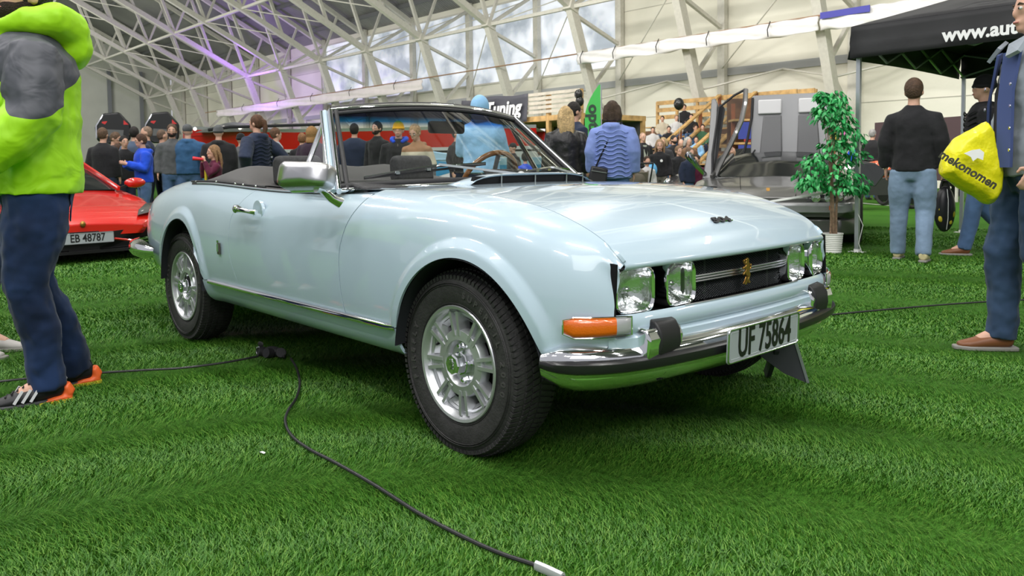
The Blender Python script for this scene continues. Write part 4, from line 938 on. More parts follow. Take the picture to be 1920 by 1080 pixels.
# --- generic low car
def loft_car(root,secs,mat,name='body'):
    # secs: x, [(y,z)...] half section bottom->centre
    ns=len(secs[0][1]); G=np.zeros((len(secs),2*ns,3))
    for i,(x,s_) in enumerate(secs):
        for j,(y,z) in enumerate(s_): G[i,j]=(x,y,z); G[i,2*ns-1-j]=(x,-y,z)
    pm=PM(); pm.grid(G); n2=2*ns; pm.add(G[0],[tuple(range(n2))]); pm.add(G[-1],[tuple(range(n2))]); o=put(name,pm,mat,root,ang=32); bevel(o,.012,2,25); return o
def car_wheel(root,x,y,r_,w,mat=None):
    pm=PM(); pm.lathe([(r_*.62,-w/2),(r_*.9,-w/2),(r_,-w/2+.02),(r_,w/2-.02),(r_*.9,w/2),(r_*.62,w/2)],'y',c=(x,y,r_),n=32); t=put('tyre',pm,tyre_m,root)
    pm=PM(); pm.lathe([(r_*.62,-w*.45),(r_*.55,-w*.3),(r_*.2,-w*.35),(0,-w*.35)],'y',c=(x,y,r_),n=32); pm.lathe([(r_*.62,w*.45),(r_*.55,w*.3),(r_*.2,w*.35),(0,w*.35)],'y',c=(x,y,r_),n=32); put('rim',pm,mat or alloy,t)
    for k in range(5):
        a=2*PI*k/5
        for sd in(-1,1): pm=PM(); pm.beam((x,y+sd*w*.42,r_),(x+r_*.58*math.cos(a),y+sd*w*.44,r_+r_*.58*math.sin(a)),.05,.03,up=(0,1,0)); put('wheel_spoke',pm,mat or alloy,t,smooth=False)
def heading(px_,depth,turn):   # heading angle so that the car nose points to the camera, turned
    p=at(px_,depth); d=CAM[:2]-p[:2]; return math.atan2(d[1],d[0])+R(turn)
# red supercar
pr_=at(150,8.35); rc=thing('red_supercar','low wedge-shaped red supercar with black lower bumper behind the man in lime','car',tuple(pr_),heading(150,8.35,17))
redp=M('red_paint',(.62,.012,.008),.25,coat=1)
def hs(w,wt,zb,zm,zt): return [(w*.9,zb),(w,zb+.06),(w,zm),(w*.985,zm+.04),(wt,zt-.015),(wt*.6,zt),(0,zt+.01)]
loft_car(rc,[(.0,hs(.62,.50,.30,.36,.42)),(-.15,hs(.80,.62,.28,.42,.52)),(-.45,hs(.92,.70,.28,.52,.60)),(-.9,hs(.96,.78,.28,.62,.70)),(-1.25,hs(.96,.80,.26,.66,.78)),(-2.2,hs(.95,.80,.24,.70,.80)),(-3.3,hs(.98,.80,.24,.74,.86)),(-4.2,hs(.97,.75,.30,.74,.88)),(-4.4,hs(.9,.6,.4,.7,.8))],redp)
G=[( -1.15,[(.76,.76),(.70,.765),(.5,.77),(0,.78)]),(-1.5,[(.74,.76),(.66,.90),(.45,.93),(0,.95)]),(-2.0,[(.74,.78),(.60,1.08),(.42,1.13),(0,1.15)]),(-2.7,[(.74,.80),(.58,1.08),(.42,1.13),(0,1.15)]),(-3.6,[(.70,.84),(.5,.95),(.35,.98),(0,1.0)]),(-4.0,[(.65,.86),(.4,.88),(.3,.885),(0,.89)])]
loft_car(rc,G,M('dark_screen',(.008,.010,.011),.08,spec=.35),'glasshouse')
for s_ in(-1,1):
    pm=PM(); pm.beam((-1.12,s_*.765,.775),(-1.98,s_*.615,1.10),.035,.05); pm.beam((-1.98,s_*.615,1.10),(-3.0,s_*.58,1.08),.035,.05); put('roof_pillar',pm,redp,rc,smooth=False)
    pm=PM(); pm.ell((-1.28,s_*1.02,.84),(.07,.13,.065),16,10); m_=put('wing_mirror',pm,redp,rc); pm=PM(); pm.beam((-1.28,s_*.80,.76),(-1.28,s_*.95,.82),.03); put('mirror_arm',pm,blackp,m_,smooth=False)
    pm=PM(); pm.prism([(-.10,s_*.60,.485),(-.20,s_*.84,.52),(-.48,s_*.925,.60),(-.42,s_*.80,.60),(-.22,s_*.66,.55)],(.02,s_*.01,.012)); h_=put('headlight',pm,M('headlight_dark',(.02,.022,.026),.1,coat=1),rc,smooth=False)
    pm=PM(); pm.sweep([(-.14,s_*.66,.53),(-.26,s_*.78,.56),(-.22,s_*.80,.545),(-.40,s_*.88,.59)],.006,5); put('light_bar',pm,white,h_)
    pm=PM(); pm.prism([(.03,s_*.10,.16),(-.02,s_*.62,.16),(-.25,s_*.90,.18),(-.25,s_*.92,.35),(-.05,s_*.70,.36),(.02,s_*.3,.34),(.03,s_*.1,.34)],(-.05,0,0)); put('lower_intake',pm,blackm,rc,smooth=False)
    pm=PM(); pm.sweep([(.05,s_*.30,.26),(-.0,s_*.62,.20),(-.20,s_*.90,.19)],[.012,.014,.012],6); put('red_accent',pm,redp,rc)
    for x in(-.95,-3.55): car_wheel(rc,x,s_*.86,.33,.24,blackp)
pm=PM(); pm.prism([(.06,-.78,.12),(-.1,-.94,.12),(-.5,-.95,.12),(-.5,.95,.12),(-.1,.94,.12),(.06,.78,.12)],(0,0,.03)); pm.box((-2.2,0,.18),(3.9,1.7,.1)); put('front_splitter',pm,blackm,rc,smooth=False)
pm=PM(); pm.box((.0,0,.25),(.06,.30,.20)); put('centre_grille',pm,blackm,rc,smooth=False)
plate(rc,(.085,.02,.285),(0,1,0),(-.1,0,1),.52,.115,'EB 48787',.115,.78)
pm=PM(); pm.ell((.01,0,.43),(.02,.03,.035),10,6); put('nose_badge',pm,gold,rc)
# silver wedge with raised engine cover and scissor door
ps=at(1440,9.15); sc_=thing('silver_wedge_car','silver wedge-shaped sports car with upright engine cover and raised scissor door','car',tuple(ps),heading(1440,9.15,-4))
silv=M('silver_paint',(.15,.147,.142),.3,.6,coat=.6); silvl=M('silver_light',(.34,.34,.345),.38,.5,coat=.3)
loft_car(sc_,[(0,hs(.84,.72,.36,.50,.58)),(-.12,hs(.93,.80,.30,.54,.64)),(-.5,hs(.98,.84,.28,.60,.70)),(-1.1,hs(1.0,.86,.26,.70,.81)),(-2.0,hs(1.0,.86,.24,.74,.84)),(-3.1,hs(1.04,.88,.24,.78,.88)),(-4.0,hs(1.02,.84,.32,.80,.90)),(-4.15,hs(.95,.7,.4,.74,.84))],silv)
loft_car(sc_,[(-1.05,[(.78,.79),(.74,.80),(.5,.805),(0,.81)]),(-1.5,[(.77,.80),(.68,.93),(.45,.96),(0,.97)]),(-1.95,[(.76,.82),(.60,1.08),(.42,1.12),(0,1.14)]),(-2.6,[(.74,.84),(.58,1.08),(.42,1.12),(0,1.13)]),(-2.9,[(.7,.85),(.5,.9),(.35,.92),(0,.93)])],M('dark_screen',(.008,.010,.011),.08,spec=.35),'glasshouse')
for s_ in(-1,1):
    pm=PM(); pm.beam((-1.03,s_*.78,.81),(-1.93,s_*.61,1.10),.04,.04); put('roof_pillar',pm,silv,sc_,smooth=False)
    pm=PM(); pm.prism([(.015,s_*.42,.535),(-.01,s_*.80,.535),(-.03,s_*.83,.61),(-.02,s_*.44,.62)],(-.03,0,0)); q=put('headlight',pm,blackp,sc_,smooth=False)
    for y in(.52,.66,.77): pm=PM(); pm.lathe([(.0,.03),(.05 if y<.7 else .035,.025),(.055 if y<.7 else .04,.0)],'x',c=(.0,s_*y,.578),n=16); put('lamp_lens',pm,M('reflector',(.85,.86,.88),.12,1),q)
    pm=PM(); pm.prism([(.075,s_*.50,.44),(.06,s_*.84,.44),(.055,s_*.86,.50),(.07,s_*.48,.50)],(-.04,0,0)); q=put('front_indicator',pm,M('frosted_lens',(.7,.7,.72),.15),sc_,smooth=False)
    pm=PM(); pm.prism([(.085,s_*.66,.445),(.07,s_*.83,.445),(.067,s_*.84,.495),(.08,s_*.66,.495)],(-.02,0,0)); put('amber_lens',pm,orange,q,smooth=False)
    for x in(-.85,-3.3): car_wheel(sc_,x,s_*.90,.32,.26)
    pm=PM(); pm.prism([(-.30,s_*.62,.685),(-.36,s_*.86,.70),(-.42,s_*.86,.705),(-.36,s_*.62,.69)],(0,0,.012)); put('hood_vent',pm,blackp,sc_,smooth=False)
pm=PM(); pm.prism([(.08,-.80,.40),(.06,-.90,.42),(-.2,-.98,.42),(-.2,.98,.42),(.06,.90,.42),(.08,.80,.40)],(0,0,.11)); q=put('front_bumper',pm,silvl,sc_); bevel(q,.02,3)
pm=PM(); pm.prism([(.02,-.78,.16),(-.2,-.95,.16),(-.5,-.96,.16),(-.5,.96,.16),(-.2,.95,.16),(.02,.78,.16)],(0,0,.18)); q=put('chin_spoiler',pm,silv,sc_); bevel(q,.02)
pm=PM(); pm.prism([(-.02,-.018,.655),(-.02,.018,.655),(-.05,.02,.69),(-.05,-.02,.69)],(.006,0,.003)); put('nose_badge',pm,gold,sc_,smooth=False)
for s_ in(-1,1):
    pm=PM(); pm.sweep([(-.02,s_*.30,.605),(-.5,s_*.36,.722),(-1.05,s_*.42,.822)],.004,4); put('hood_seam',pm,blackm,sc_)
# engine cover, stood upright on its rear hinge
ec=bpy.data.objects.new('engine_cover',None); COL.objects.link(ec); ec.parent=sc_; ec.location=(-2.95,.10,.88); ec.rotation_euler=(0,R(-6),0)
pm=PM(); pm.prism([(0,p[0],.62+p[1]) for p in rrect(.56,.52,.06)]+[],(-.05,0,0)); q=put('cover_panel',pm,silvl,ec); bevel(q,.01)
for s_ in(-1,1):
    pm=PM(); pm.prism([(.0,s_*.10,.10),(.0,s_*.44,.10),(.0,s_*.38,.82),(.0,s_*.12,.82)],(.035,0,0)); q2=put('air_channel',pm,M('channel_grey',(.19,.19,.195),.5,.3),ec,smooth=True); bevel(q2,.02,3)
    pm=PM(); pm.prism([(.0,s_*.12,.84),(.0,s_*.46,.84),(.0,s_*.46,1.06),(.0,s_*.12,1.06)],(.05,0,0)); q2=put('channel_flap',pm,M('flap_light',(.78,.77,.78),.4),ec,smooth=True); bevel(q2,.02,3)
    pm=PM(); pm.sweep([(.02,s_*.54,1.10),(.03,s_*.55,.8),(.04,s_*.60,.5),(.03,s_*.66,.25)],.02,6); put('cover_seal',pm,rubber,ec)
    pm=PM(); pm.sweep([(.0,s_*.5,.3),(.55,s_*.6,.02)],.012,6); put('gas_strut',pm,rubber,ec)
# scissor door (car right side)
sd=bpy.data.objects.new('scissor_door',None); COL.objects.link(sd); sd.parent=sc_; sd.location=(-1.15,-.0,0)
def dpt(y,z): return ((z-.8)*-.35,y,z)
pm=PM(); pm.prism([dpt(-.92,.78),dpt(-.80,.78),dpt(-.76,1.25),dpt(-.76,1.80),dpt(-.80,1.88),dpt(-.85,1.86),dpt(-.86,1.2)],(-.10,0,-.03)); q=put('door_skin',pm,M('door_silver',(.22,.22,.22),.35,.5),sd); bevel(q,.015)
pm=PM(); pm.prism([dpt(-.78,.9),dpt(-.74,1.2),dpt(-.68,1.75),dpt(-.74,1.80),dpt(-.77,1.3)],(-.16,0,-.03)); put('door_lining',pm,leather,sd,smooth=False)
fr_=[dpt(-.78,.72),dpt(-.70,.95),dpt(-.56,1.25),dpt(-.44,1.55),dpt(-.40,1.80),dpt(-.40,1.98)]
pm=PM(); pm.sweep(fr_,[(.030,.035)]*6,6); put('window_frame',pm,silv,sd)
pm=PM(); pm.sweep([dpt(-.40,1.98),dpt(-.55,1.90),dpt(-.74,1.74),dpt(-.80,1.1),dpt(-.78,.72)],.018,6); put('window_seal',pm,rubber,sd)
pm=PM(); pm.add([dpt(-.76,.85),dpt(-.68,1.0),dpt(-.56,1.25),dpt(-.44,1.55),dpt(-.40,1.92),dpt(-.55,1.88),dpt(-.74,1.72)],[(0,1,2,3,4,5,6)]); put('door_glass',pm,M('smoke_glass',(.6,.62,.62),.02,trans=1),sd,smooth=False).modifiers.new('s','SOLIDIFY').thickness=.005
pm=PM(); pm.sweep([(-.0,-1.12,1.12),(.02,-1.08,1.08),(.02,-.98,.95),(0,-.88,.84)],[(.03,.05),(.045,.06),(.03,.035),(.025,.03)],8); put('side_mirror',pm,chrome,sd)
# dark car further back
pk=at(1290,14.9); dk=thing('dark_sports_car','dark grey rounded sports car half hidden behind the silver wedge car','car',tuple(pk),heading(1318,13,-38))
dkp=M('dark_paint',(.03,.03,.032),.25,coat=1)
loft_car(dk,[(0,hs(.6,.45,.3,.48,.60)),(-.25,hs(.82,.62,.24,.6,.74)),(-.8,hs(.9,.72,.24,.72,.86)),(-1.5,hs(.9,.74,.24,.76,.92)),(-3,hs(.9,.74,.24,.8,.95)),(-4,hs(.85,.6,.3,.75,.86))],dkp)
loft_car(dk,[(-1.3,[(.7,.88),(.6,.9),(.4,.91),(0,.92)]),(-1.9,[(.68,.9),(.56,1.22),(.4,1.27),(0,1.29)]),(-2.9,[(.68,.92),(.52,1.2),(.4,1.25),(0,1.27)]),(-3.6,[(.6,.9),(.4,.95),(.3,.95),(0,.95)])],M('dark_screen',(.008,.010,.011),.08,spec=.35),'glasshouse')
for s_ in(-1,1):
    pm=PM(); pm.ell((-.22,s_*.66,.62),(.10,.10,.09),14,8); put('round_headlight',pm,M('reflector',(.85,.86,.88),.12,1),dk)
    for x in(-.85,-3.2): car_wheel(dk,x,s_*.82,.33,.22,blackp)
# barrier tape
pm=PM(); P=[at(1270,11,.62),at(1360,9.6,.52),at(1418,8.75,.53),np.array([-1.70,6.07,.70])]; pm.sweep(P,[(.006,.014)]*4,6); 
for k in(0,): pm.sweep([(P[k][0],P[k][1],0),(P[k][0],P[k][1],P[k][2]+.05)],.012,6); 
tag(put('barrier_tape',pm,white),'pale barrier tape strung low in front of the silver car','barrier')
# --- boats and outboard motors behind the crowd
def hull(root,L,W,z0,z1,mats,stripes,n=30):
    # x from 0 (bow) to L, stripes: [(f0,f1,mat idx)]
    def s_at(x): a=x/L; w=W*min(1,(a*2.2)**.55)/2; return w
    for (f0,f1,mt,nm) in stripes:
        G=np.zeros((n,4,3))
        pm=PM()
        for sd in(-1,1):
            for i in range(n):
                x=L*i/(n-1); w=s_at(x); rise=(1-min(1,x/L*2))**2*.25
                for j in range(4):
                    f=f0+(f1-f0)*j/3; G[i,j]=(x-.0,sd*w*(.35+.65*f**.6),z0+(z1-z0)*f+rise*f)
            pm.grid(G.copy())
        put(nm,pm,mt,root)
    pm=PM(); pts=[(L*i/(n-1),s_at(L*i/(n-1))) for i in range(n)]; z=z1-.02; pm.add([(x,w,z) for x,w in pts]+[(x,-w,z) for x,w in pts[::-1]],[tuple(range(2*n))]); put('deck',pm,white,root,smooth=False)
bred=M('boat_red',(.60,.012,.012),.25,coat=1); bwh=M('boat_white',(.72,.72,.74),.3); bbl=M('boat_blue',(.07,.33,.62),.35)
pa=at(345,24.5); pb_=at(1015,23); d=pb_-pa; L=float(np.linalg.norm(d[:2])); 
bt=thing('red_motorboat','long red and white motorboat on a trailer behind the crowd at left','boat',tuple(pa),math.atan2(d[1],d[0]))
hull(bt,L,2.6,.55,2.05,None,[(0,.25,bbl,'keel'),(.25,.56,bwh,'white_band'),(.56,.60,blackp,'black_line'),(.60,.66,bwh,'upper_white_band'),(.66,.98,bred,'red_band'),(.98,1.04,M('boat_silver',(.6,.6,.62),.25,.6),'silver_rail')])
pm=PM(); pm.sweep([(1.5,-1.2,2.15),(2.2,-1.25,2.22),(5,-1.3,2.24),(L*.42,-1.3,2.2)],[(.03,.05)]*4,6); put('black_rail',pm,blackp,bt)
pm=PM(); pm.prism([(.9,-.9,2.1),(1.9,-1.0,2.35),(2.2,-1.0,2.38),(3.3,-1.0,2.1)],(0,1.9,0)); put('cabin_screen',pm,M('grey_tint',(.3,.3,.32),.1,.3),bt,smooth=False)
for x in(1.0,1.8,2.4): pm=PM(); pm.ell((x,-1.05,2.2),(.05,.05,.05),8,6); put('deck_lamp',pm,M('lamp_glow',(1,.95,.8),.3,emit=3),bt)
for x in(2.5,7.0):
    pm=PM(); pm.box((x,0,.3),(.12,1.4,.6)); put('trailer_cradle',pm,steel,bt,smooth=False)
    for s_ in(-1,1): car_wheel(bt,x+.4,s_*.9,.32,.2)
pa=at(790,19.5); pb_=at(1020,19); d=pb_-pa; L2=float(np.linalg.norm(d[:2]))+1.5
bb=thing('blue_motorboat','light blue motorboat with white graphic behind the windscreen','boat',tuple(pa),math.atan2(d[1],d[0]))
hull(bb,L2,1.7,.35,1.18,None,[(0,.3,bwh,'keel'),(.3,.8,bbl,'blue_side'),(.8,1.0,M('boat_pale',(.40,.62,.80),.35),'pale_top')])
pm=PM(); pm.prism([(.4,-.80,.7),(1.9,-.88,1.12),(2.2,-.88,1.14),(1.0,-.84,.7)],(0,-.02,0)); put('white_graphic',pm,bwh,bb,smooth=False)
pm=PM(); pm.box((1.0,0,.18),(.1,1.0,.36)); pm.box((2.6,0,.18),(.1,1.0,.36)); put('trailer_cradle',pm,steel,bb,smooth=False)
def outboard(px_,label):
    p=at(px_,20.5); t=thing('outboard_motor',label,'outboard motor',tuple(p),math.atan2(CAM[1]-p[1],CAM[0]-p[0]))
    pm=PM(); pm.prism([(-.28,-.38,1.78),(-.28,-.42,2.12),(-.22,-.22,2.46),(-.22,.16,2.50),(-.28,.42,2.18),(-.30,.40,1.80),(-.2,.2,1.70),(-.2,-.2,1.70)],(.5,0,0)); q=put('cowl',pm,blackp,t); bevel(q,.05,3)
    pm=PM(); pm.prism([(.23,-.26,2.22),(.23,-.14,2.42),(.23,.10,2.46),(.23,.36,2.18),(.23,.24,2.18),(.23,.06,2.32),(.23,-.1,2.30),(.23,-.18,2.18)],(.02,0,0)); put('red_stripe',pm,redp,q,smooth=False)
    pm=PM(); pm.sweep([(.24,-.38,1.82),(.25,-.38,2.14),(.24,-.22,2.42)],.02,6); put('chrome_edge',pm,chrome,q)
    pm=PM(); pm.prism([(.24,-.22,1.88),(.24,.22,1.88),(.24,.24,2.04),(.24,-.20,2.06)],(.012,0,0)); put('name_panel',pm,M('panel_grey',(.12,.12,.125),.4),q,smooth=False)
    pm=PM(); pm.box((-.05,0,1.2),(.22,.16,1.05)); pm.box((-.05,0,.72),(.45,.12,.03)); put('midsection',pm,blackp,t,smooth=False)
    pm=PM(); pm.sweep([(-.3,0,.52),(.2,0,.52)],[.05,.09],10); pm.beam((-.05,0,.7),(-.05,0,.5),.1,.05); put('gearcase',pm,blackp,t)
    for s_ in(-1,1): pm=PM(); pm.beam((-.3,s_*.45,0),(-.15,s_*.08,1.5),.05); pm.beam((.35,s_*.45,0),(.0,s_*.08,1.5),.05); put('stand_leg',pm,steel,t,smooth=False)
outboard(215,'black outboard motor with red stripe, left one of two above the crowd'); outboard(306,'black outboard motor with red stripe, right one of two beside the red boat')
# --- wooden bleacher
bl=thing('wooden_bleacher','tiered pine bleacher with back fence and stair rails by the fabric wall','bleacher',(0,0,0))
X0,X1=-18.6,-11.6
for k in range(5):
    z=.62+.47*k; y=20.2+.95*k
    for dy in(0,.15,.30): pm=PM(); pm.box(((X0+X1)/2,y+dy,z),(X1-X0,.13,.04)); put('seat_plank',pm,wood,bl,smooth=False)
    pm=PM(); pm.box(((X0+X1)/2,y+.65,z-.24),(X1-X0,.5,.04)); put('foot_plank',pm,wood,bl,smooth=False)
    pm=PM(); pm.box(((X0+X1)/2,y-.04,z-.3),(X1-X0,.03,.3)); put('riser_board',pm,dwood,bl,smooth=False)
for z in(2.95,3.25,3.55): pm=PM(); pm.box(((X0+X1)/2,24.9,z),(X1-X0,.05,.17)); put('fence_board',pm,wood,bl,smooth=False)
for X in np.linspace(X0,X1,8): pm=PM(); pm.box((X,24.95,1.8),(.1,.1,3.6)); put('fence_post',pm,wood,bl,smooth=False)
rwood=M('red_wood',(.30,.10,.04),.6,var=.2)
for X in(-14.7,-13.2):
    for (a,b_) in(((19.8,1.5),(23.6,3.55)),((19.8,.9),(23.6,2.95))): pm=PM(); pm.beam((X,a[0],a[1]),(X,b_[0],b_[1]),.06,.16,up=(1,0,0)); put('stair_rail',pm,wood,bl,smooth=False)
    for q in range(4): y=19.85+q*1.25; pm=PM(); pm.box((X,y,(1.5+q*.67)/2),(.09,.09,1.5+q*.67)); put('rail_post',pm,rwood,bl,smooth=False)
    for xx in(-.0,): pm=PM(); pm.box((X+.75,23.7,3.45),(1.6,.05,.18)); put('fence_board',pm,wood,bl,smooth=False)
for q in range(7): pm=PM(); pm.box((-13.95,19.8+q*.6,.3+q*.33),(1.4,.32,.05)); put('stair_tread',pm,wood,bl,smooth=False)
# market stall right of the bleacher
stt=thing('wooden_stall','wooden stall shelves with blue cloths beyond the raised scissor door','stall',tuple(at(1468,19)),0)
stt.rotation_euler=(0,0,math.atan2(.737,.676))
for x in(-1.2,-.4,.4,1.2): pm=PM(); pm.box((x,0,1.2),(.08,.08,2.4)); put('stall_post',pm,rwood,stt,smooth=False)
for z in(.9,1.45,2.0): pm=PM(); pm.box((0,0,z),(2.5,.5,.05)); put('shelf',pm,wood,stt,smooth=False)
for z,h in((1.2,.42),(1.75,.40)):
    pm=PM(); pm.box((-.75,-.27,z),(.8,.02,h)); put('blue_cloth',pm,M('cloth_blue',(.05,.07,.32),.8,bump=.4,bscale=8),stt,smooth=False)
pm=PM(); pm.box((0,.35,1.75),(2.5,.04,1.6)); put('back_board',pm,dwood,stt,smooth=False)
for k,(x,c_) in enumerate(((1.0,(.7,.35,.05)),(1.2,(.75,.6,.08)),(.8,(.6,.1,.08)),(1.4,(.7,.2,.5)),(-.9,(.7,.1,.1)),(-.65,(.7,.7,.7)))):
    pm=PM(); pm.prism([(x+stt.location[0]*0+p[0],0,1.62+p[1]) for p in rrect(.075,.14,.03)],(0,-.12,0)); q=put('snack_bag',pm,M('bag_%d'%k,c_,.4),None); q.matrix_world=stt.matrix_basis@Matrix.Translation((0,-.1,0)); bevel(q,.03)
    tag(q,['orange snack bag on the stall shelf','yellow snack bag on the stall shelf','red snack bag on the stall shelf beside the orange one','pink snack bag at the right of the stall shelf','dark red packet in the middle of the stall shelf','white packet in the middle of the stall shelf'][k],'snack bag','goods on the stall shelf')
# platform with banner
pL,pR=at(872,27),at(1090,23); d=(pR-pL)[:2]; LP=float(np.linalg.norm(d)); ang=math.atan2(d[1],d[0])
pf=thing('viewing_platform','raised timber platform with pale slatted railing, behind the blonde woman','platform',tuple(pL),ang)
pm=PM(); pm.box((LP/2,1.5,2.42),(LP,3,.16)); put('deck_beam',pm,wood,pf,smooth=False)
for x in np.linspace(0.05,LP-.05,5):
    for y in(0.05,2.9): pm=PM(); pm.box((x,y,1.6 if y<1 else 1.2),(.12,.12,3.2 if y<1 else 2.4)); put('platform_post',pm,wood,pf,smooth=False)
palew=M('pale_wood',(.55,.50,.42),.7,var=.12)
for k in range(5):
    pm=PM(); pm.box((LP/2,-.04,2.62+k*.135),(LP,.03,.09)); put('railing_slat',pm,palew,pf,smooth=False)
pm=PM(); pm.box((LP/2,2.9,1.2),(LP,.04,2.3)); put('back_panel',pm,M('panel_dark',(.10,.10,.10),.8),pf,smooth=False)
bn=thing('tuning_banner','dark grey banner with white lettering hung on the platform railing','banner',tuple(pL),ang)
n=20; G=np.zeros((n,8,3)); LB=LP*.60
for i in range(n):
    for j in range(8): G[i,j]=(LB*i/(n-1),-.10-.03*math.sin(i*.9+j*.5),3.22-.86*j/7-.03*math.sin(i*.5))
pm=PM(); pm.grid(G); put('banner_cloth',pm,M('banner_grey',(.06,.06,.075),.6,bump=.3,bscale=3),bn,ang=0).modifiers.new('s','SOLIDIFY').thickness=.01
text('banner_lettering','Tuning',.62,tw,bn,(LB*.66,-.16,2.80),basis((1,0,0),(0,0,1)),.004,1.0,.02,.2)
pm=PM(); pm.ell((LB*.20,-.17,2.80),(.24,.02,.22),14,8); put('green_mark',pm,M('sign_green',(.06,.55,.20),.5),bn)
# feather flags
def flag(px_,depth,w,h,z0,col,txt,label,tilt=.12):
    p=at(px_,depth); t=thing('feather_flag',label,'flag',tuple(p),math.atan2(.737,.676))
    out=[(0,z0)]; 
    for a in np.linspace(0,1,12): out.append((w*(.80+.2*a) if a<.6 else w*(1-((a-.6)/.4)**2.2*.0),z0+h*a*.98))
    L_pts=[(w*.95*(1-(1-min(1,(1-a)*2.2))**2) if False else 0,0) for a in(0,)]
    left=[(-w*.5+w*.92*max(0,(a-.62)/.38)**1.8,z0+h*a) for a in np.linspace(0,1,14)]
    right=[(w*.5,z0+h*a) for a in np.linspace(1,0,8)]
    pm=PM(); pts=[(x+tilt*(z-z0)*0,0,z) for x,z in left+right]; pm.prism(pts,(0,.015,0)); put('flag_cloth',pm,col,t,smooth=False)
    pm=PM(); pm.sweep([(w*.5+.02,0,.02),(w*.5+.02,0,z0+h)],.015,6); put('flag_pole',pm,alu,t); pm=PM(); pm.box((w*.5,0,.015),(.6,.6,.03)); put('flag_base',pm,blackp,t,smooth=False)
    if txt: text('flag_lettering',txt,w*.95,M('flag_print',(.03,.06,.04),.6),t,(.02,-.006,z0+h*.50),basis((0,0,-1),(1,0,0)),.003,1.15,.012)
flag(1112,18.2,.36,2.0,.82,M('flag_green',(.07,.52,.10),.6),'optima','bright green feather flag with dark vertical lettering beside the woman in blue')
flag(846,30,.26,2.2,1.2,M('flag_dark',(.05,.05,.06),.6),'','small dark feather flag rising above the windscreen header')
# balloons
def balloon(px_,py,depth,col,label,r_=.13,cat='balloon'):
    d=ray(px_,py); p=CAM+d/(d@CF)*depth; t=thing('balloon',label,cat,tuple(p)); pm=PM(); pm.ell((0,0,0),(r_,r_,r_*1.2),16,10); pm.lathe([(0,-r_*1.3),(.02,-r_*1.28),(.01,-r_*1.15)],'z',n=8); put('balloon_skin',pm,M('balloon_'+label[:6],col,.25),t); pm=PM(); pm.sweep([(0,0,-r_*1.3),(.03,0,-.9),(0,0,-1.6)],.004,4); put('balloon_string',pm,white,t)
balloon(1273,195,26,(.02,.02,.02),'black balloon floating above the bleacher spectators',.17)
balloon(1085,177,22,(.02,.02,.02),'upper one of two black balloons beside the platform railing',.12); balloon(1087,190,22,(.02,.02,.02),'lower one of two black balloons beside the platform railing',.12)
balloon(1220,319,15.5,(.12,.42,.72),'light blue balloon held low among the children',.13)
# far right banner and motorbikes
pB1,pB2=at(1640,21),at(1990,16); d=(pB2-pB1)[:2]; Lb=float(np.linalg.norm(d))
fb_=thing('dark_banner','long dark maroon banner with white lettering across the far right','banner',tuple(pB1),math.atan2(d[1],d[0]))
pm=PM(); pm.box((Lb/2,0,1.25),(Lb,.03,1.5)); put('banner_cloth',pm,M('banner_maroon',(.075,.045,.05),.7,bump=.3,bscale=2),fb_,smooth=False)
text('banner_lettering','AL BILA',.34,tw,fb_,(Lb*.22,-.03,1.38),basis((1,0,0),(0,0,1)),.003,1.15,.012)
for x in(0,Lb/2,Lb): pm=PM(); pm.box((x,.05,1.0),(.05,.05,2.0)); put('banner_post',pm,steel,fb_,smooth=False)
def motorbike(px_,depth,turn,label,col):
    p=at(px_,depth); t=thing('motorbike',label,'motorbike',tuple(p),heading(px_,depth,turn))
    for x in(.0,-1.4):
        pm=PM(); pm.sweep([(x+.27*math.cos(a),0,.31+.27*math.sin(a)) for a in np.linspace(0,2*PI,24)[:-1]],.045,8,closed=True); q=put('tyre',pm,tyre_m,t); pm=PM(); pm.lathe([(.22,-.02),(.05,-.03),(.05,.03),(.22,.02)],'y',c=(x,0,.31),n=16); put('wheel_disc',pm,blackp,q)
    pm=PM(); pm.prism([(.1,-.12,.75),(-.1,-.15,1.0),(-.5,-.15,.95),(-.75,-.12,.78),(-.5,-.14,.45),(-.1,-.14,.5)],(0,.28,0)); q=put('fairing',pm,col,t); bevel(q,.04)
    pm=PM(); pm.prism([(-.75,-.11,.76),(-1.45,-.09,.95),(-1.5,-.09,.85),(-.9,-.11,.68)],(0,.22,0)); q=put('seat',pm,leather,t); bevel(q,.02)
    pm=PM(); pm.prism([(-.25,-.13,.3),(-.9,-.13,.3),(-.85,-.12,.65),(-.3,-.12,.62)],(0,.26,0)); put('engine',pm,M('cast_dark',(.08,.08,.08),.5,.6),t,smooth=False)
    for s_ in(-1,1): pm=PM(); pm.sweep([(0,s_*.08,.31),(-.22,s_*.08,.95)],.022,6); put('fork_leg',pm,alu,t)
    pm=PM(); pm.sweep([(-.3,-.34,1.0),(-.22,-.15,1.02),(-.22,.15,1.02),(-.3,.34,1.0)],.015,6); put('handlebar',pm,blackp,t)
    pm=PM(); pm.ell((.02,0,.85),(.06,.09,.07),10,6); put('headlight',pm,M('lamp_glow',(1,.95,.8),.3,emit=3),t)
orp=M('orange_paint',(.65,.10,.03),.3,coat=1)
motorbike(1658,17.5,35,'orange-red motorbike beyond the tent pole, beside the man in black',orp)
motorbike(1592,16.0,-60,'dark motorbike behind the ficus at the far edge of the turf',M('bike_dark',(.03,.03,.035),.3,coat=1))
motorbike(1880,18,50,'black motorbike with bright lamp below the maroon banner',M('bike_dark',(.03,.03,.035),.3,coat=1))
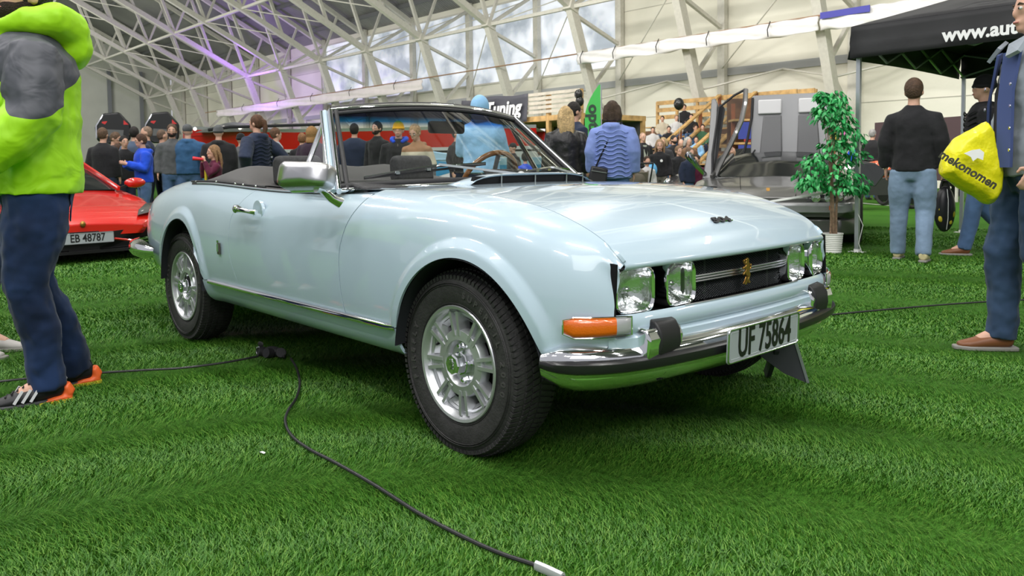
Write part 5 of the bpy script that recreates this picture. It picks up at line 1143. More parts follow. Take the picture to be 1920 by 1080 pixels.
# pushchair
p=at(1188,14.5); pc=thing('pushchair','grey-brown folded-hood pushchair beside the woman in light blue','pushchair',tuple(p),R(140))
for x,y in((.3,.25),(.3,-.25),(-.35,.28),(-.35,-.28)):
    r_=.10 if x>0 else .16; pm=PM(); pm.sweep([(x+r_*math.cos(a),y,r_+r_*math.sin(a)) for a in np.linspace(0,2*PI,17)[:-1]],.02,6,closed=True); put('wheel',pm,rubber,pc)
for s_ in(-1,1): pm=PM(); pm.sweep([(.3,s_*.25,.1),(-.1,s_*.25,.5),(-.5,s_*.25,1.0)],.014,6); pm.sweep([(-.35,s_*.28,.16),(.0,s_*.25,.45)],.014,6); put('frame_tube',pm,blackp,pc)
pm=PM(); pm.sweep([(-.5,-.25,1.0),(-.5,.25,1.0)],.02,6); put('push_handle',pm,rubber,pc)
pm=PM(); pm.prism([(.25,-.2,.4),(.2,-.2,.5),(-.15,-.2,.42),(-.35,-.2,.85),(-.25,-.2,.85),(-.1,-.2,.38),(.1,-.2,.33)],(0,.4,0)); q=put('seat_fabric',pm,cloth('pram_grey',(.16,.14,.11)),pc); bevel(q,.02)
pm=PM(); pm.ell((-.12,0,.72),(.26,.23,.22),16,8); put('hood_fabric',pm,cloth('pram_grey',(.16,.14,.11)),pc)
# litter flecks
for k,(x,y) in enumerate(((55,588),(487,848))):
    p=on(2,.02,x,y); pm=PM(); pm.prism([(0,0,0),(.025,.003,0),(.028,.008,.003),(.01,.007,.003)],(0,0,.002)); o=put('paper_scrap',pm,white,None,smooth=False); o.location=p; tag(o,['pale scrap on the turf beside the far-left shoe','tiny white fibre scrap on the turf left of the front wheel'][k],'litter')
# ============================================================ PEOPLE
tex1=bpy.data.textures.new('fold_clouds','CLOUDS'); tex1.noise_scale=.16; tex1.noise_depth=2
tex2=bpy.data.textures.new('crease_clouds','CLOUDS'); tex2.noise_scale=.07; tex2.noise_depth=1
def vox(name,pm,size,mats,parent,folds=0,it=4,creases=0):
    me=pm.mesh(name)
    for mt in(mats if isinstance(mats,list) else [mats]): me.materials.append(mt)
    o=bpy.data.objects.new(name,me); COL.objects.link(o); o.parent=parent
    r_=o.modifiers.new('r','REMESH'); r_.mode='VOXEL'; r_.voxel_size=size; r_.use_smooth_shade=True
    s_=o.modifiers.new('s','SMOOTH'); s_.iterations=it; s_.factor=.6
    if folds: d=o.modifiers.new('d','DISPLACE'); d.texture=tex1; d.strength=folds; d.mid_level=.5
    if creases: d=o.modifiers.new('d','DISPLACE'); d.texture=tex2; d.strength=creases; d.mid_level=.5
    return o
ARM={'down':((-.03,.245,1.14),(.04,.245,.90)),'pocket':((-.09,.30,1.16),(.09,.20,.95)),'phone':((.05,.25,1.13),(.30,.10,1.22)),'hip':((-.14,.38,1.15),(.02,.20,1.0)),'fold':((.06,.27,1.14),(.22,.03,1.16)),'face':((.16,.24,1.20),(.20,.08,1.48)),'back':((-.10,.26,1.15),(-.13,.08,1.0)),'lap':((.02,.25,1.15),(.25,.12,1.02))}
def loft(pm,rings,n=14):
    G=[]
    for (z,a,b_,xc,yc) in rings: G.append([(xc+a*math.cos(2*PI*k/n),yc+b_*math.sin(2*PI*k/n),z) for k in range(n)])
    vs=[v for r_ in G for v in r_]; m=len(G); fs=[(i*n+k,i*n+(k+1)%n,(i+1)*n+(k+1)%n,(i+1)*n+k) for i in range(m-1) for k in range(n)]
    fs+=[tuple(range(n))[::-1],tuple((m-1)*n+k for k in range(n))]; pm.add(vs,fs)
def hand(pm,w,d,k,side,closed=.5):
    # w wrist pos, d direction of forearm (unit)
    w=np.array(w);d=np.array(d); up=np.array([1.,0,0]) if abs(d[0])<.8 else np.array([0,0,1.]); s_=np.cross(d,up); s_/=np.linalg.norm(s_); u=np.cross(s_,d)
    # palm normal points inward (toward -side y)
    nrm=s_*(-1 if s_[1]*side>0 else 1); 
    c=w+d*.05*k; pm.sweep([w-d*.01*k,w+d*.035*k,w+d*.085*k],[(.020*k,.024*k),(.016*k,.034*k) if abs(nrm@s_)>.5 else (.034*k,.016*k),(.014*k,.036*k)],10)
    for i in range(4):
        b_=w+d*.08*k+u*(i-1.5)*.018*k*-1; L=(.062,.072,.068,.054)[i]*k; cu=closed
        p1=b_+d*L*.45+nrm*L*.10*cu; p2=p1+(d*(1-cu*.6)+nrm*cu*.8)*L*.32; p3=p2+(d*(1-cu*1.2)+nrm*cu)*L*.28
        pm.sweep([b_-d*.01*k,p1,p2,p3],[.0088*k,.0085*k,.0078*k,.0065*k],7)
    b_=w+d*.03*k+u*.028*k; p1=b_+(d*.6+u*.7+nrm*.3)*.035*k; p2=p1+(d+nrm*.4)*.028*k; pm.sweep([b_-u*.008*k,p1,p2],[.011*k,.0098*k,.0075*k],7)
def person(label,pos,H,turn=180,top=None,bot=None,hair=('short',(.06,.035,.02)),shoes=(.05,.05,.05),arms='down',legs='stand',lvl=0,child=False,build=1.,hood=False,group=None,extra=None,inner=None,skc=None,z0=0,coat=0,head_turn=0,lean=0,beard=False,detail=None,face=None,hem=.88,armsLR=None,legpts=None,hands=True,sleeve=1.0,puffer=False,tilt=0,cat='person'):
    p=np.array(pos[:2]); d=CAM[:2]-p; hd=math.atan2(d[1],d[0])+R(turn)
    t=thing('person',label,cat,(p[0],p[1],z0),hd,group); k=H/1.75; t.scale=(k,k,k)
    hs_=1.22 if child else 1.0; vs_={0:.024,1:.015,2:.010}[lvl]
    sk=skin if skc is None else M('skin_%d'%int(skc[0]*100),skc,.55,var=.06,vscale=30)
    sit=legs=='sit'; dz=-.40 if sit else 0
    T=lambda v:(v[0]+lean*(v[2]-.9),v[1],v[2]+dz)
    AR=armsLR or (ARM[arms],ARM[arms]); 
    A=[]
    for side,ar in((1,AR[0]),(-1,AR[1])):
        e_,w_=ar; A.append((side,T((0,side*.175*build,1.372)),T((e_[0],side*e_[1],e_[2])),T((w_[0],side*w_[1],w_[2]))))
    if sit: LG=[(s_,T((0,s_*.095,.90)),(.40,s_*.13,.53),(.42,s_*.13,.09)) for s_ in(1,-1)]
    elif legs=='walk': LG=[(1,(0,.09,.90),(.16,.10,.50),(.16,.10,.09)),(-1,(0,-.09,.90),(.02,-.10,.48),(-.30,-.10,.14))]
    elif legs=='wide': LG=[(s_,(0,s_*.10,.90),(.03,s_*.15,.49),(0,s_*.18,.09)) for s_ in(1,-1)]
    else: LG=[(s_,(0,s_*.09,.90),(.02,s_*.105,.49),(0,s_*.11,.09)) for s_ in(1,-1)]
    if legpts: LG=legpts
    # body: one continuous figure
    b=PM(); bw=build
    loft(b,[(z+dz,a*bw,w*bw,lean*(z-.9),0) for z,a,w in((.84,.10,.15),(.95,.115,.165),(1.06,.10,.145),(1.2,.11,.16),(1.32,.112,.168),(1.39,.09,.145),(1.46,.055,.07))])
    hx=lean*.65
    b.sweep([(hx-.01,0,1.42+dz),(hx+.012,0,1.56+dz)],[.06,.052],10)
    ht=Matrix.Rotation(R(head_turn),3,'Z')@Matrix.Rotation(R(tilt),3,'Y')
    HB=np.array([hx+.01,0,1.54+dz])
    def hp(v): return HB+np.array(ht@Vector([c*hs_ for c in v]))
    def he(pm,c,r_,n=12,m=9): pm.ell(hp(c),[q*hs_ for q in r_],n,m,rot=ht)
    he(b,(0,0,.105),(.094,.075,.102),16,12); he(b,(.030,0,.045),(.060,.055,.058)); he(b,(.088,0,.078),(.022,.013,.024)); he(b,(.052,0,.10),(.046,.060,.045)); he(b,(.070,0,.035),(.030,.030,.016))
    for s_ in(1,-1): he(b,(-.003,s_*.077,.08),(.020,.010,.030))
    he(b,(.060,0,.008),(.030,.028,.022))
    for s_,S_,E_,W_ in A:
        b.sweep([S_,E_,W_],[.050,.040,.028],9)
        dv=np.array(W_)-np.array(E_); dv/=np.linalg.norm(dv)
        if hands: hand(b,W_,dv,1.0,s_)
    for s_,a_,k_,f_ in LG: b.sweep([a_,k_,f_],[.085,.058,.040],10); b.sweep([f_,(f_[0]+.10,f_[1],f_[2]-.045)],[.038,.03],8)
    bo=vox('body',b,{0:.017,1:.011,2:.0075}[lvl],sk,t,it=2)
    if lvl>=1 or face:
        for s_ in(1,-1):
            pm=PM(); he(pm,(.0845,s_*.030,.098),(.010,.013,.0085),10,6); ey=put('eye',pm,M('eye_white',(.7,.68,.65),.3),bo); pm=PM(); he(pm,(.0925,s_*.030,.098),(.0035,.0062,.0062),8,6); put('iris',pm,M('iris_dark',(.04,.025,.02),.3),ey)
            pm=PM(); pm.sweep([hp((.090,s_*.016,.116)),hp((.090,s_*.032,.121)),hp((.080,s_*.048,.114))],[.004,.005,.003],6); put('eyebrow',pm,M('brow_dark',(.06,.04,.025),.9),bo)
        pm=PM(); pm.sweep([hp((.090,.022,.034)),hp((.0985,0,.036)),hp((.090,-.022,.034))],[.004,.0062,.004],6); put('lips',pm,M('lip_tone',(.45,.16,.13),.5),bo)
    if beard:
        pm=PM(); he(pm,(.040,0,.028),(.062,.062,.048)); he(pm,(.010,0,.05),(.060,.074,.036)); vox('beard',pm,.010,M('beard_dark',(.035,.022,.015),.95,bump=1,bscale=200),bo,it=1)
    # trousers
    if bot:
        q=PM(); bc,wd=bot if isinstance(bot,tuple) and isinstance(bot[1],(int,float)) and hasattr(bot[0],'name') else (bot,1.0)
        loft(q,[(z+dz,a*bw,w*bw,0,0) for z,a,w in((.78,.10,.15),(.86,.125,.175),(.98,.125,.172),(1.03,.115,.16))])
        for s_,a_,k_,f_ in LG:
            f2=(f_[0],f_[1],f_[2]-.03); m1=tuple((np.array(a_)*.5+np.array(k_)*.5)+np.array([-.01,0,0])); m2=tuple(np.array(k_)*.5+np.array(f_)*.5+np.array([-.015,0,0]))
            q.sweep([a_,m1,k_,m2,f2],[.105*bw,.092*wd*bw,.073*wd,.066*wd,.060*wd],12)
        vox('trousers',q,vs_,bc,t,folds=.015 if lvl else 0,creases=.020 if lvl==2 else (.010 if lvl else 0),it=2)
    # shoes
    sm=shoes if hasattr(shoes,'name') else M('shoe_%d_%d'%(int(shoes[0]*100),int(shoes[2]*100)),shoes,.5)
    for s_,a_,k_,f_ in LG:
        pm=PM(); fx,fy,fz=f_; sl=max(0,fz-.09)*1.2
        pm.sweep([(fx-.055,fy,fz-.035),(fx-.02,fy,fz-.03),(fx+.06,fy,fz-.045-sl*.3),(fx+.14,fy,fz-.060-sl*.6),(fx+.195,fy,fz-.066-sl*.8)],[(.036,.034),(.042,.052),(.044,.036),(.042,.026),(.026,.017)],12)
        pm.sweep([(fx-.01,fy,fz-.03),(fx-.012,fy,fz+.02)],[.042,.045],10)
        sh=vox('shoe',pm,.009 if lvl else .018,sm,t,it=2)
        if lvl: pm=PM(); pm.prism([(fx-.075,fy-.035,fz-.09),(fx+.05,fy-.042,fz-.09-sl*.3),(fx+.15,fy-.045,fz-.09-sl*.6),(fx+.215,fy-.02,fz-.088-sl*.8),(fx+.215,fy+.02,fz-.088-sl*.8),(fx+.15,fy+.045,fz-.09-sl*.6),(fx+.05,fy+.042,fz-.09-sl*.3),(fx-.075,fy+.035,fz-.09)],(0,0,.022)); q_=put('sole',pm,extra.get('sole',white) if extra else M('sole_grey',(.25,.24,.22),.7),sh); bevel(q_,.006)
    # top garment
    if top:
        q=PM(); o_=.016+coat
        rings=[(hem+dz,.120+o_,.170+o_),(.97,.125+o_,.172+o_),(1.08,.118+o_,.160+o_),(1.2,.122+o_,.168+o_),(1.31,.122+o_,.178+o_),(1.385,.108+o_,.158+o_),(1.435,.085+o_,.118+o_),(1.47,.065+o_,.078+o_),(1.50,.055+o_*.5,.06+o_*.5)]
        loft(q,[(z+(dz if i else 0),a*bw,w*bw,lean*(z-.9),0) for i,(z,a,w) in enumerate(rings)],18)
        for s_,S_,E_,W_ in A:
            S2=np.array(S_);E2=np.array(E_);W2=np.array(W_)*.97+E2*.03
            q.sweep([S2+(0,-s_*.05,.0),S2,S2*.5+E2*.5,E2,E2*.5+W2*.5,W2],[.066+o_*.6,.066+o_*.8,(.058+o_)*sleeve,(.052+o_)*sleeve,(.046+o_)*sleeve,(.036+o_*.9)*sleeve],11)
        if hood: q.sweep([(hx-.02,.09,1.44+dz),(hx-.10,.07,1.45+dz),(hx-.125,0,1.44+dz),(hx-.10,-.07,1.45+dz),(hx-.02,-.09,1.44+dz)],[.035,.05,.058,.05,.035],8)
        g_=vox('jacket' if (coat or hood or puffer) else 'jumper',q,vs_,top,t,folds=.03 if lvl else .012,creases=.012 if lvl==2 else 0,it=3)
        if puffer:
            for z in np.arange(hem+.04,1.40,.052):
                i=(z-.88)/.6; a=.145+o_*.7; w=.195+o_*.7
                pm=PM(); pm.sweep([(lean*(z-.9)+a*bw*math.cos(x),w*bw*.97*math.sin(x),z+dz+.018*math.cos(x*7)) for x in np.linspace(0,2*PI,28)[:-1]],.007,5,closed=True); vq=put('quilt_ridge',pm,top,g_)
    if inner:
        pm=PM(); q=.13+coat; pm.prism([(.10*bw+lean*.2,-.05,1.44+dz),(.138*bw+coat,-.055,1.25+dz),(.145*bw+coat,-.05,hem+.05+dz),(.145*bw+coat,.05,hem+.05+dz),(.138*bw+coat,.055,1.25+dz),(.10*bw,.05,1.44+dz)],(.012,0,0)); put('shirt_front',pm,inner,t)
    # hair / headwear
    st,hc=hair; hm=hc if hasattr(hc,'name') else M('hair_%d_%d_%d'%tuple(int(c*100) for c in hc),hc,.6,bump=.8,bscale=90,var=.35,vscale=40)
    pm=PM(); nm='hair'
    if st in('short','long','bob','pony','buzz'):
        e_=.012 if st!='buzz' else .004
        he(pm,(-.014,0,.118),(.090+e_*.8,.073+e_,.096+e_),16,12); he(pm,(-.035,0,.07),(.062,.070+e_*.4,.055))
    if st=='long':
        for y in(-.055,-.02,.02,.055): pm.sweep([hp((-.03,y,.15)),hp((-.085,y*1.2,.06)),hp((-.10,y*1.3,-.06)),hp((-.10,y*1.2,-.20))],[.04,.038,.034,.016],8)
        for s_ in(-1,1): pm.sweep([hp((0,s_*.07,.12)),hp((-.02,s_*.085,.02)),hp((-.03,s_*.085,-.08))],[.03,.03,.02],8)
    if st=='bob':
        for y in(-.05,0,.05): pm.sweep([hp((-.03,y,.15)),hp((-.075,y*1.3,.05)),hp((-.075,y*1.5,-.03))],[.05,.045,.035],8)
        for s_ in(-1,1): pm.sweep([hp((0,s_*.07,.14)),hp((-.005,s_*.09,.04)),hp((-.01,s_*.088,-.025))],[.03,.032,.024],8)
    if st=='pony': pm.sweep([hp((-.09,0,.15)),hp((-.13,0,.12)),hp((-.14,0,.02)),hp((-.12,0,-.09)),hp((-.11,0,-.16))],[.022,.032,.036,.028,.012],8)
    if st=='beanie': nm='beanie'; he(pm,(-.006,0,.135),(.104,.087,.098),16,12); pm.sweep([hp((-.004+.100*math.cos(a),.084*math.sin(a),.112)) for a in np.linspace(0,2*PI,19)[:-1]],.016,7,closed=True)
    if st=='cap': nm='cap'; he(pm,(-.006,0,.130),(.102,.085,.088),16,12); pm.sweep([hp((.07,0,.135)),hp((.15,0,.118))],[(.055,.014),(.045,.006)],10)
    if st=='hoodup': nm='raised_hood'; he(pm,(-.025,0,.095),(.125,.108,.135),16,12); pm.sweep([hp((-.03,0,.0)),hp((-.03,0,-.08))],[(.10,.12),(.10,.13)],14)
    if pm.v: vox(nm,pm,max(vs_*.7,.009) if st!='beanie' else .011,hm,bo if nm=='hair' else t,it=2,creases=.006 if nm=='hair' and lvl else 0)
    if detail: detail(t,A,LG,hp,bo)
    return t
dk=lambda n,c:cloth(n,c,.3)
BLK=dk('cloth_black',(.018,.018,.020)); NAVY=dk('cloth_navy',(.02,.028,.055)); GREY=dk('cloth_grey',(.10,.105,.11)); BLUE=dk('cloth_blue_jacket',(.035,.10,.21)); RBLUE=dk('cloth_royal',(.015,.07,.55)); LBLUE=cloth('cloth_sky',(.27,.50,.76),.15); PER=cloth('cloth_periwinkle',(.20,.27,.58),.15); MAR=dk('cloth_maroon',(.09,.012,.035)); WHT=cloth('cloth_white',(.58,.57,.56),.1); GRN=dk('cloth_green',(.05,.13,.07)); OLV=dk('cloth_olive',(.16,.19,.10)); BRN=dk('cloth_brown',(.16,.09,.05)); BEI=cloth('cloth_beige',(.50,.44,.33),.15); LJE=cloth('light_jeans',(.19,.27,.38),.15); MJE=cloth('mid_jeans',(.07,.13,.25),.2); KHK=dk('cloth_khaki',(.14,.13,.11))
HB_=(.05,.028,.015); HD=(.015,.012,.010); HBL=(.55,.38,.18); HG=(.35,.34,.33); HGI=(.25,.11,.04)
# ---- foreground man in lime jacket (left edge, facing left)
lime=bpy.data.materials.new('lime_shell'); lime.use_nodes=True; nt=lime.node_tree; b=nt.nodes['Principled BSDF']; b.inputs['Roughness'].default_value=.55
tc=nt.nodes.new('ShaderNodeTexCoord'); sp=nt.nodes.new('ShaderNodeSeparateXYZ'); nt.links.new(tc.outputs['Object'],sp.inputs[0])
ab=nt.nodes.new('ShaderNodeMath'); ab.operation='ABSOLUTE'; nt.links.new(sp.outputs['Y'],ab.inputs[0])
ad=nt.nodes.new('ShaderNodeMath'); ad.operation='MULTIPLY_ADD'; ad.inputs[1].default_value=.75; nt.links.new(ab.outputs[0],ad.inputs[0]); nt.links.new(sp.outputs['Z'],ad.inputs[2])
gt=nt.nodes.new('ShaderNodeMath'); gt.operation='GREATER_THAN'; gt.inputs[1].default_value=1.395; nt.links.new(ad.outputs[0],gt.inputs[0])
mxr=nt.nodes.new('ShaderNodeMix'); mxr.data_type='RGBA'; mxr.inputs[6].default_value=(.36,.72,.005,1); mxr.inputs[7].default_value=(.065,.068,.085,1); nt.links.new(gt.outputs[0],mxr.inputs[0]); nt.links.new(mxr.outputs[2],b.inputs['Base Color'])
n_=nt.nodes.new('ShaderNodeTexNoise'); n_.inputs['Scale'].default_value=7; n_.inputs['Detail'].default_value=2; n_.inputs['Distortion'].default_value=1.5; nt.links.new(tc.outputs['Object'],n_.inputs['Vector']); bp=nt.nodes.new('ShaderNodeBump'); bp.inputs['Strength'].default_value=.35; bp.inputs['Distance'].default_value=.03; nt.links.new(n_.outputs['Fac'],bp.inputs['Height']); nt.links.new(bp.outputs[0],b.inputs['Normal'])
limep=M('lime_hood',(.36,.72,.005),.55,bump=.8,bscale=7)
DJE=cloth('dark_jeans',(.011,.026,.075),.65,bump=.7,bscale=5); 
def patch(t,c,n,w,h,mat,name):
    tr=[o for o in t.children if o.name.startswith('trousers')][0]; n=np.array(n,float); n/=np.linalg.norm(n); u=np.cross((0,0,1.),n); G=np.zeros((9,9,3))
    for i in range(9):
        for j in range(9):
            a=i/4-1; b_=j/4-1; G[i,j]=np.array(c)+u*a*w*(1-.12*(b_<-.6)*abs(a))+np.array([0,0,1.])*b_*h+n*.05
    pm=PM(); pm.grid(G); o=put(name,pm,mat,t,ang=0); s_=o.modifiers.new('w','SHRINKWRAP'); s_.target=tr; s_.wrap_method='NEAREST_SURFACEPOINT'; s_.offset=.005; s_.wrap_mode='ABOVE_SURFACE'
    d=o.modifiers.new('s','SOLIDIFY'); d.thickness=.003; d.offset=1
    # stitching line round the patch
    pm=PM(); pts=[]
    for a,b_ in [(x,-.88) for x in np.linspace(-.9,.9,9)]+[(.9,y) for y in np.linspace(-.8,.95,9)]+[(x,.95) for x in np.linspace(.8,-.9,9)]+[(-.9,y) for y in np.linspace(.85,-.8,9)]: pts.append(np.array(c)+u*a*w+np.array([0,0,1.])*b_*h+n*.05)
    pm.sweep(pts,.0016,4,closed=True); q=put('stitching',pm,M('stitch_tan',(.12,.12,.13),.8),o); s_=q.modifiers.new('w','SHRINKWRAP'); s_.target=tr; s_.offset=.009; s_.wrap_mode='ABOVE_SURFACE'
def lime_detail(t,A,LG,hp,bo):
    patch(t,(-.12,.09,.80),(-1,.75,.05),.062,.072,DJE,'back_pocket'); patch(t,(-.12,-.09,.80),(-1,-.6,.05),.062,.072,DJE,'back_pocket')
    pm=PM(); pm.sweep([(.085,.06,1.50),(.02,.11,1.52),(-.07,.12,1.53),(-.14,.05,1.50),(-.15,-.03,1.50),(-.07,-.12,1.53),(.02,-.11,1.52),(.085,-.06,1.50)],[.035,.05,.07,.085,.085,.07,.05,.035],12,closed=True)
    pm.sweep([(.09,.055,1.42),(.10,0,1.44),(.09,-.055,1.42)],[.045]*3,10); pm.ell((-.155,0,1.44),(.085,.11,.10),12,8); vox('hood',pm,.010,limep,t,folds=.03,it=4)
    for s_,a_,k_,f_ in LG:
        fx,fy,fz=f_
        pm=PM(); pm.sweep([(fx-.075,fy,fz-.060),(fx-.060,fy,fz-.02)],[(.038,.026),(.034,.02)],10); pm.sweep([(fx-.085,fy,fz-.075),(fx-.02,fy,fz-.072),(fx+.03,fy,fz-.080)],[(.036,.014),(.046,.018),(.047,.008)],12); vox('heel_counter',pm,.008,M('orange_heel',(.85,.14,.03),.4),t,it=2)
        pm=PM(); pm.prism([(fx-.088,fy-.036,fz-.092),(fx+.035,fy-.050,fz-.092),(fx+.035,fy+.050,fz-.092),(fx-.088,fy+.036,fz-.092)],(0,0,.016)); put('yellow_sole',pm,M('yellow_sole',(.75,.60,.04),.5),t)
        for q in range(3):
            for sd in(-1,1): pm=PM(); x=fx+.035+q*.028; pm.beam((x,fy+sd*.0455,fz-.015),(x+.030,fy+sd*.0475,fz-.062),.010,.004,up=(0,1,0)); put('shoe_stripe',pm,M('stripe_white',(.7,.7,.72),.5),t,smooth=False)
        for q in range(5): pm=PM(); x=fx+.055+q*.02; pm.sweep([(x,fy-.022,fz+.005-q*.010),(x+.012,fy+.022,fz+.003-q*.010)],.0035,5); put('lace',pm,M('lace_black',(.02,.02,.02),.8),t)
person('bearded man in lime green and grey jacket, dark jeans and orange-heeled trainers',(-1.835,-1.65),1.86,-84,top=lime,bot=(DJE,1.12),hair=('short',HD),shoes=(.012,.012,.014),armsLR=(((.03,.27,1.14),(.20,.25,.97)),((.03,.27,1.14),(.20,.25,.97))),lvl=2,beard=True,build=1.12,coat=.022,hem=.84,head_turn=20,extra={'sole':M('sole_dark',(.05,.05,.055),.6)},legpts=[(1,(0,.10,.88),(.06,.12,.48),(.0,.11,.09)),(-1,(0,-.10,.88),(.02,-.08,.48),(-.14,-.12,.09))],detail=lime_detail,sleeve=1.12)
# ---- person cut by the left edge
person('person in dark jeans and pale grey trainers cut off by the left edge',tuple(on(2,0,-42,668))[:2],1.72,60,top=BLK,bot=(DJE,1.0),hair=('short',HB_),shoes=M('shoe_light',(.42,.40,.38),.6),arms='down',lvl=1)
# ---- right foreground man in denim jacket
DEN=cloth('denim_grey',(.27,.30,.335),.2)
def denim_detail(t,A,LG,hp,bo):
    pm=PM(); 
    for s_ in(-1,1):
        pm=PM(); pm.prism([(.155,s_*.035,1.43),(.185,s_*.055,1.2),(.188,s_*.06,.90),(.155,s_*.125,.90),(.150,s_*.12,1.25),(.11,s_*.10,1.45)],(.012,0,0)); put('hoodie_front',pm,M('cloth_indigo',(.05,.075,.20),.85),t)
        pm=PM(); pm.prism([(.14,s_*.06,1.46),(.17,s_*.10,1.40),(.14,s_*.15,1.42),(.08,s_*.12,1.50)],(.015,0,.01)); put('collar',pm,DEN,t)
        for z in(.98,1.08,1.18,1.28): pm=PM(); pm.lathe([(0,.004),(.008,.003),(.009,0)],'x',c=(.175,s_*.135,z),n=8); put('button',pm,dchrome,t)
    pm=PM(); pm.box((.16,0,.90),(.03,.07,.045)); put('belt_buckle',pm,dchrome,t,smooth=False)
rp=on(2,0,1893,672)
person('man in grey denim jacket and blue jeans carrying a yellow bag at right edge',(rp[0]+.06,rp[1]+.14),1.84,-66,top=DEN,bot=(cloth('blue_jeans',(.032,.060,.115),.4,bump=.7,bscale=5),1.12),hair=('short',HB_),shoes=M('shoe_tan',(.20,.075,.03),.45),armsLR=(((.0,.27,1.14),(.10,.25,.92)),((.0,.27,1.14),(.10,.25,.92))),lvl=2,build=1.02,coat=.012,inner=BLK,hem=.86,legpts=[(1,(0,.09,.88),(.02,.10,.49),(-.16,.10,.10)),(-1,(0,-.09,.88),(.10,-.10,.50),(.10,-.10,.09))],detail=denim_detail)
# yellow carrier bag
def P3(px_,py,dep): d=ray(px_,py); return CAM+d/(d@CF)*dep
yb=thing('carrier_bag','bright yellow plastic carrier bag with dark lettering, swung by the denim man','bag',(0,0,0))
out=[(1848,226),(1838,232),(1815,245),(1790,262),(1775,285),(1768,305),(1764,325),(1775,338),(1800,352),(1830,368),(1850,385),(1862,380),(1870,358),(1871,330),(1868,310),(1862,280),(1858,240)]
Pc=[P3(x,y,3.95) for x,y in out]; c0=sum(Pc)/len(Pc); rows=[]
for k,dep in((.86,-.07),(1.0,-.015),(1.0,.02),(.86,.075)): rows.append([c0+(q-c0)*k+CF*dep*1.0 for q in Pc])
G=np.array(rows); G=np.concatenate([G,G[:,:1]],1); pm=PM(); pm.grid(G); 
pm.add(G[0][:-1],[tuple(range(len(Pc)))]); pm.add(G[-1][:-1],[tuple(range(len(Pc)))])
q=vox('bag_sheet',pm,.009,M('bag_yellow',(.80,.74,.01),.28,bump=.6,bscale=16),yb,folds=.03,it=5); 
Bm=basis(CR*.78-CU*.62,CU)
bt_=M('bag_print_dark',(.05,.05,.03),.5); pt=P3(1815,318,3.83); B2=basis(CR*.86-CU*.50,CU*.86+CR*.5); text('bag_lettering','mekonomen',.062,bt_,yb,tuple(pt),B2,.001,1.0,.002,.15)
pm=PM(); pt=P3(1828,292,3.84); pm.prism([tuple(pt+(CR*a+CU*b_)*.0027) for a,b_ in((-20,4),(-6,10),(8,12),(16,6),(14,-8),(4,-4),(-4,-10),(-8,-2))],tuple(-CF*.003)); put('white_print',pm,tw,yb,smooth=False)
pm=PM(); pm.sweep([P3(1846,232,3.93),P3(1862,262,3.96),P3(1878,318,4.0)],[(.006,.018)]*3,6); put('bag_handle',pm,M('bag_yellow',(.80,.74,.01),.28),yb)
# ---- man in black sweater walking away
pw=on(2,0,1709,489)
person('man in black sweater, light jeans and cream trainers walking away',pw[:2],1.78,172,top=BLK,bot=(LJE,1.18),hair=('short',(.09,.05,.03)),shoes=M('shoe_cream',(.62,.54,.30),.6),arms='down',legs='walk',lvl=1,build=1.0,hem=.86,sleeve=1.05,legpts=[(1,(0,.10,.88),(.05,.12,.49),(.10,.14,.09)),(-1,(0,-.10,.88),(.02,-.11,.48),(-.13,-.12,.10))])
# ---- man in black puffer behind, with boots
pq=on(2,0,1812,476)
person('man in black quilted jacket, blue jeans and brown boots behind the yellow bag',(pq[0]+.15,pq[1]),1.84,-80,top=BLK,bot=(MJE,1.1),hair=('beanie',BLK),shoes=M('shoe_tan',(.20,.075,.03),.45),arms='down',lvl=1,coat=.03,puffer=True,legpts=[(1,(0,.09,.88),(.10,.10,.50),(.18,.10,.09)),(-1,(0,-.09,.88),(-.0,-.10,.48),(-.28,-.10,.13))])
hb=thing('helmet_bag','black oval bag with yellow marks hanging between the two walking men','bag',tuple(P3(1771,392,8.6)))
hb.rotation_euler=(0,0,math.atan2(CR[1],CR[0]))
pm=PM(); pm.ell((0,0,0),(.115,.07,.25),16,12); q=put('bag_shell',pm,M('bag_black',(.02,.02,.022),.3),hb)
for (x,z,w) in((-.06,-.10,.03),(.06,-.05,.035),(.04,-.14,.02),(-.07,.0,.02)): pm=PM(); pm.ell((x,-.058+abs(x)*.25,z),(w,.012,w*1.3),8,6); put('yellow_patch',pm,M('patch_yellow',(.6,.5,.03),.5),q)
pm=PM(); pm.sweep([(0,-.045,.22),(0,-.072,.1),(0,-.072,-.1),(0,-.045,-.22)],.004,5); put('zip',pm,white,q)
pm=PM(); pm.sweep([(-.05,0,.22),(-.03,0,.32),(.03,0,.32),(.05,0,.22)],.01,6); put('handle',pm,blackp,q)
def man(label,x,y,H,turn,**k): return person(label,(at(x,14.6)[:2] if H<1.3 else head(x,y,H)),H,turn,**k)
man('man in black jumper and dark jeans standing far behind the tent pole',1636,243,1.78,150,top=BLK,bot=(MJE,1.1),hair=('short',HG),build=1.15,lvl=0)
pm_=head(1636,243,1.78); b_=thing('shopping_bag','white carrier bag beside the man in black at the far right banner','bag',(pm_[0]-.02,pm_[1]-.35,.5)); pm=PM(); pm.ell((0,0,.1),(.12,.12,.22),10,8); put('bag_sheet',pm,white,b_); pm=PM(); pm.sweep([(-.05,0,.28),(0,0,.42),(.05,0,.28)],.01,5); put('bag_handle',pm,white,b_)
man('person in a bright blue top behind the ficus and tent pole',1606,262,1.6,160,top=RBLUE,bot=(MJE,1.),hair=('short',HD))
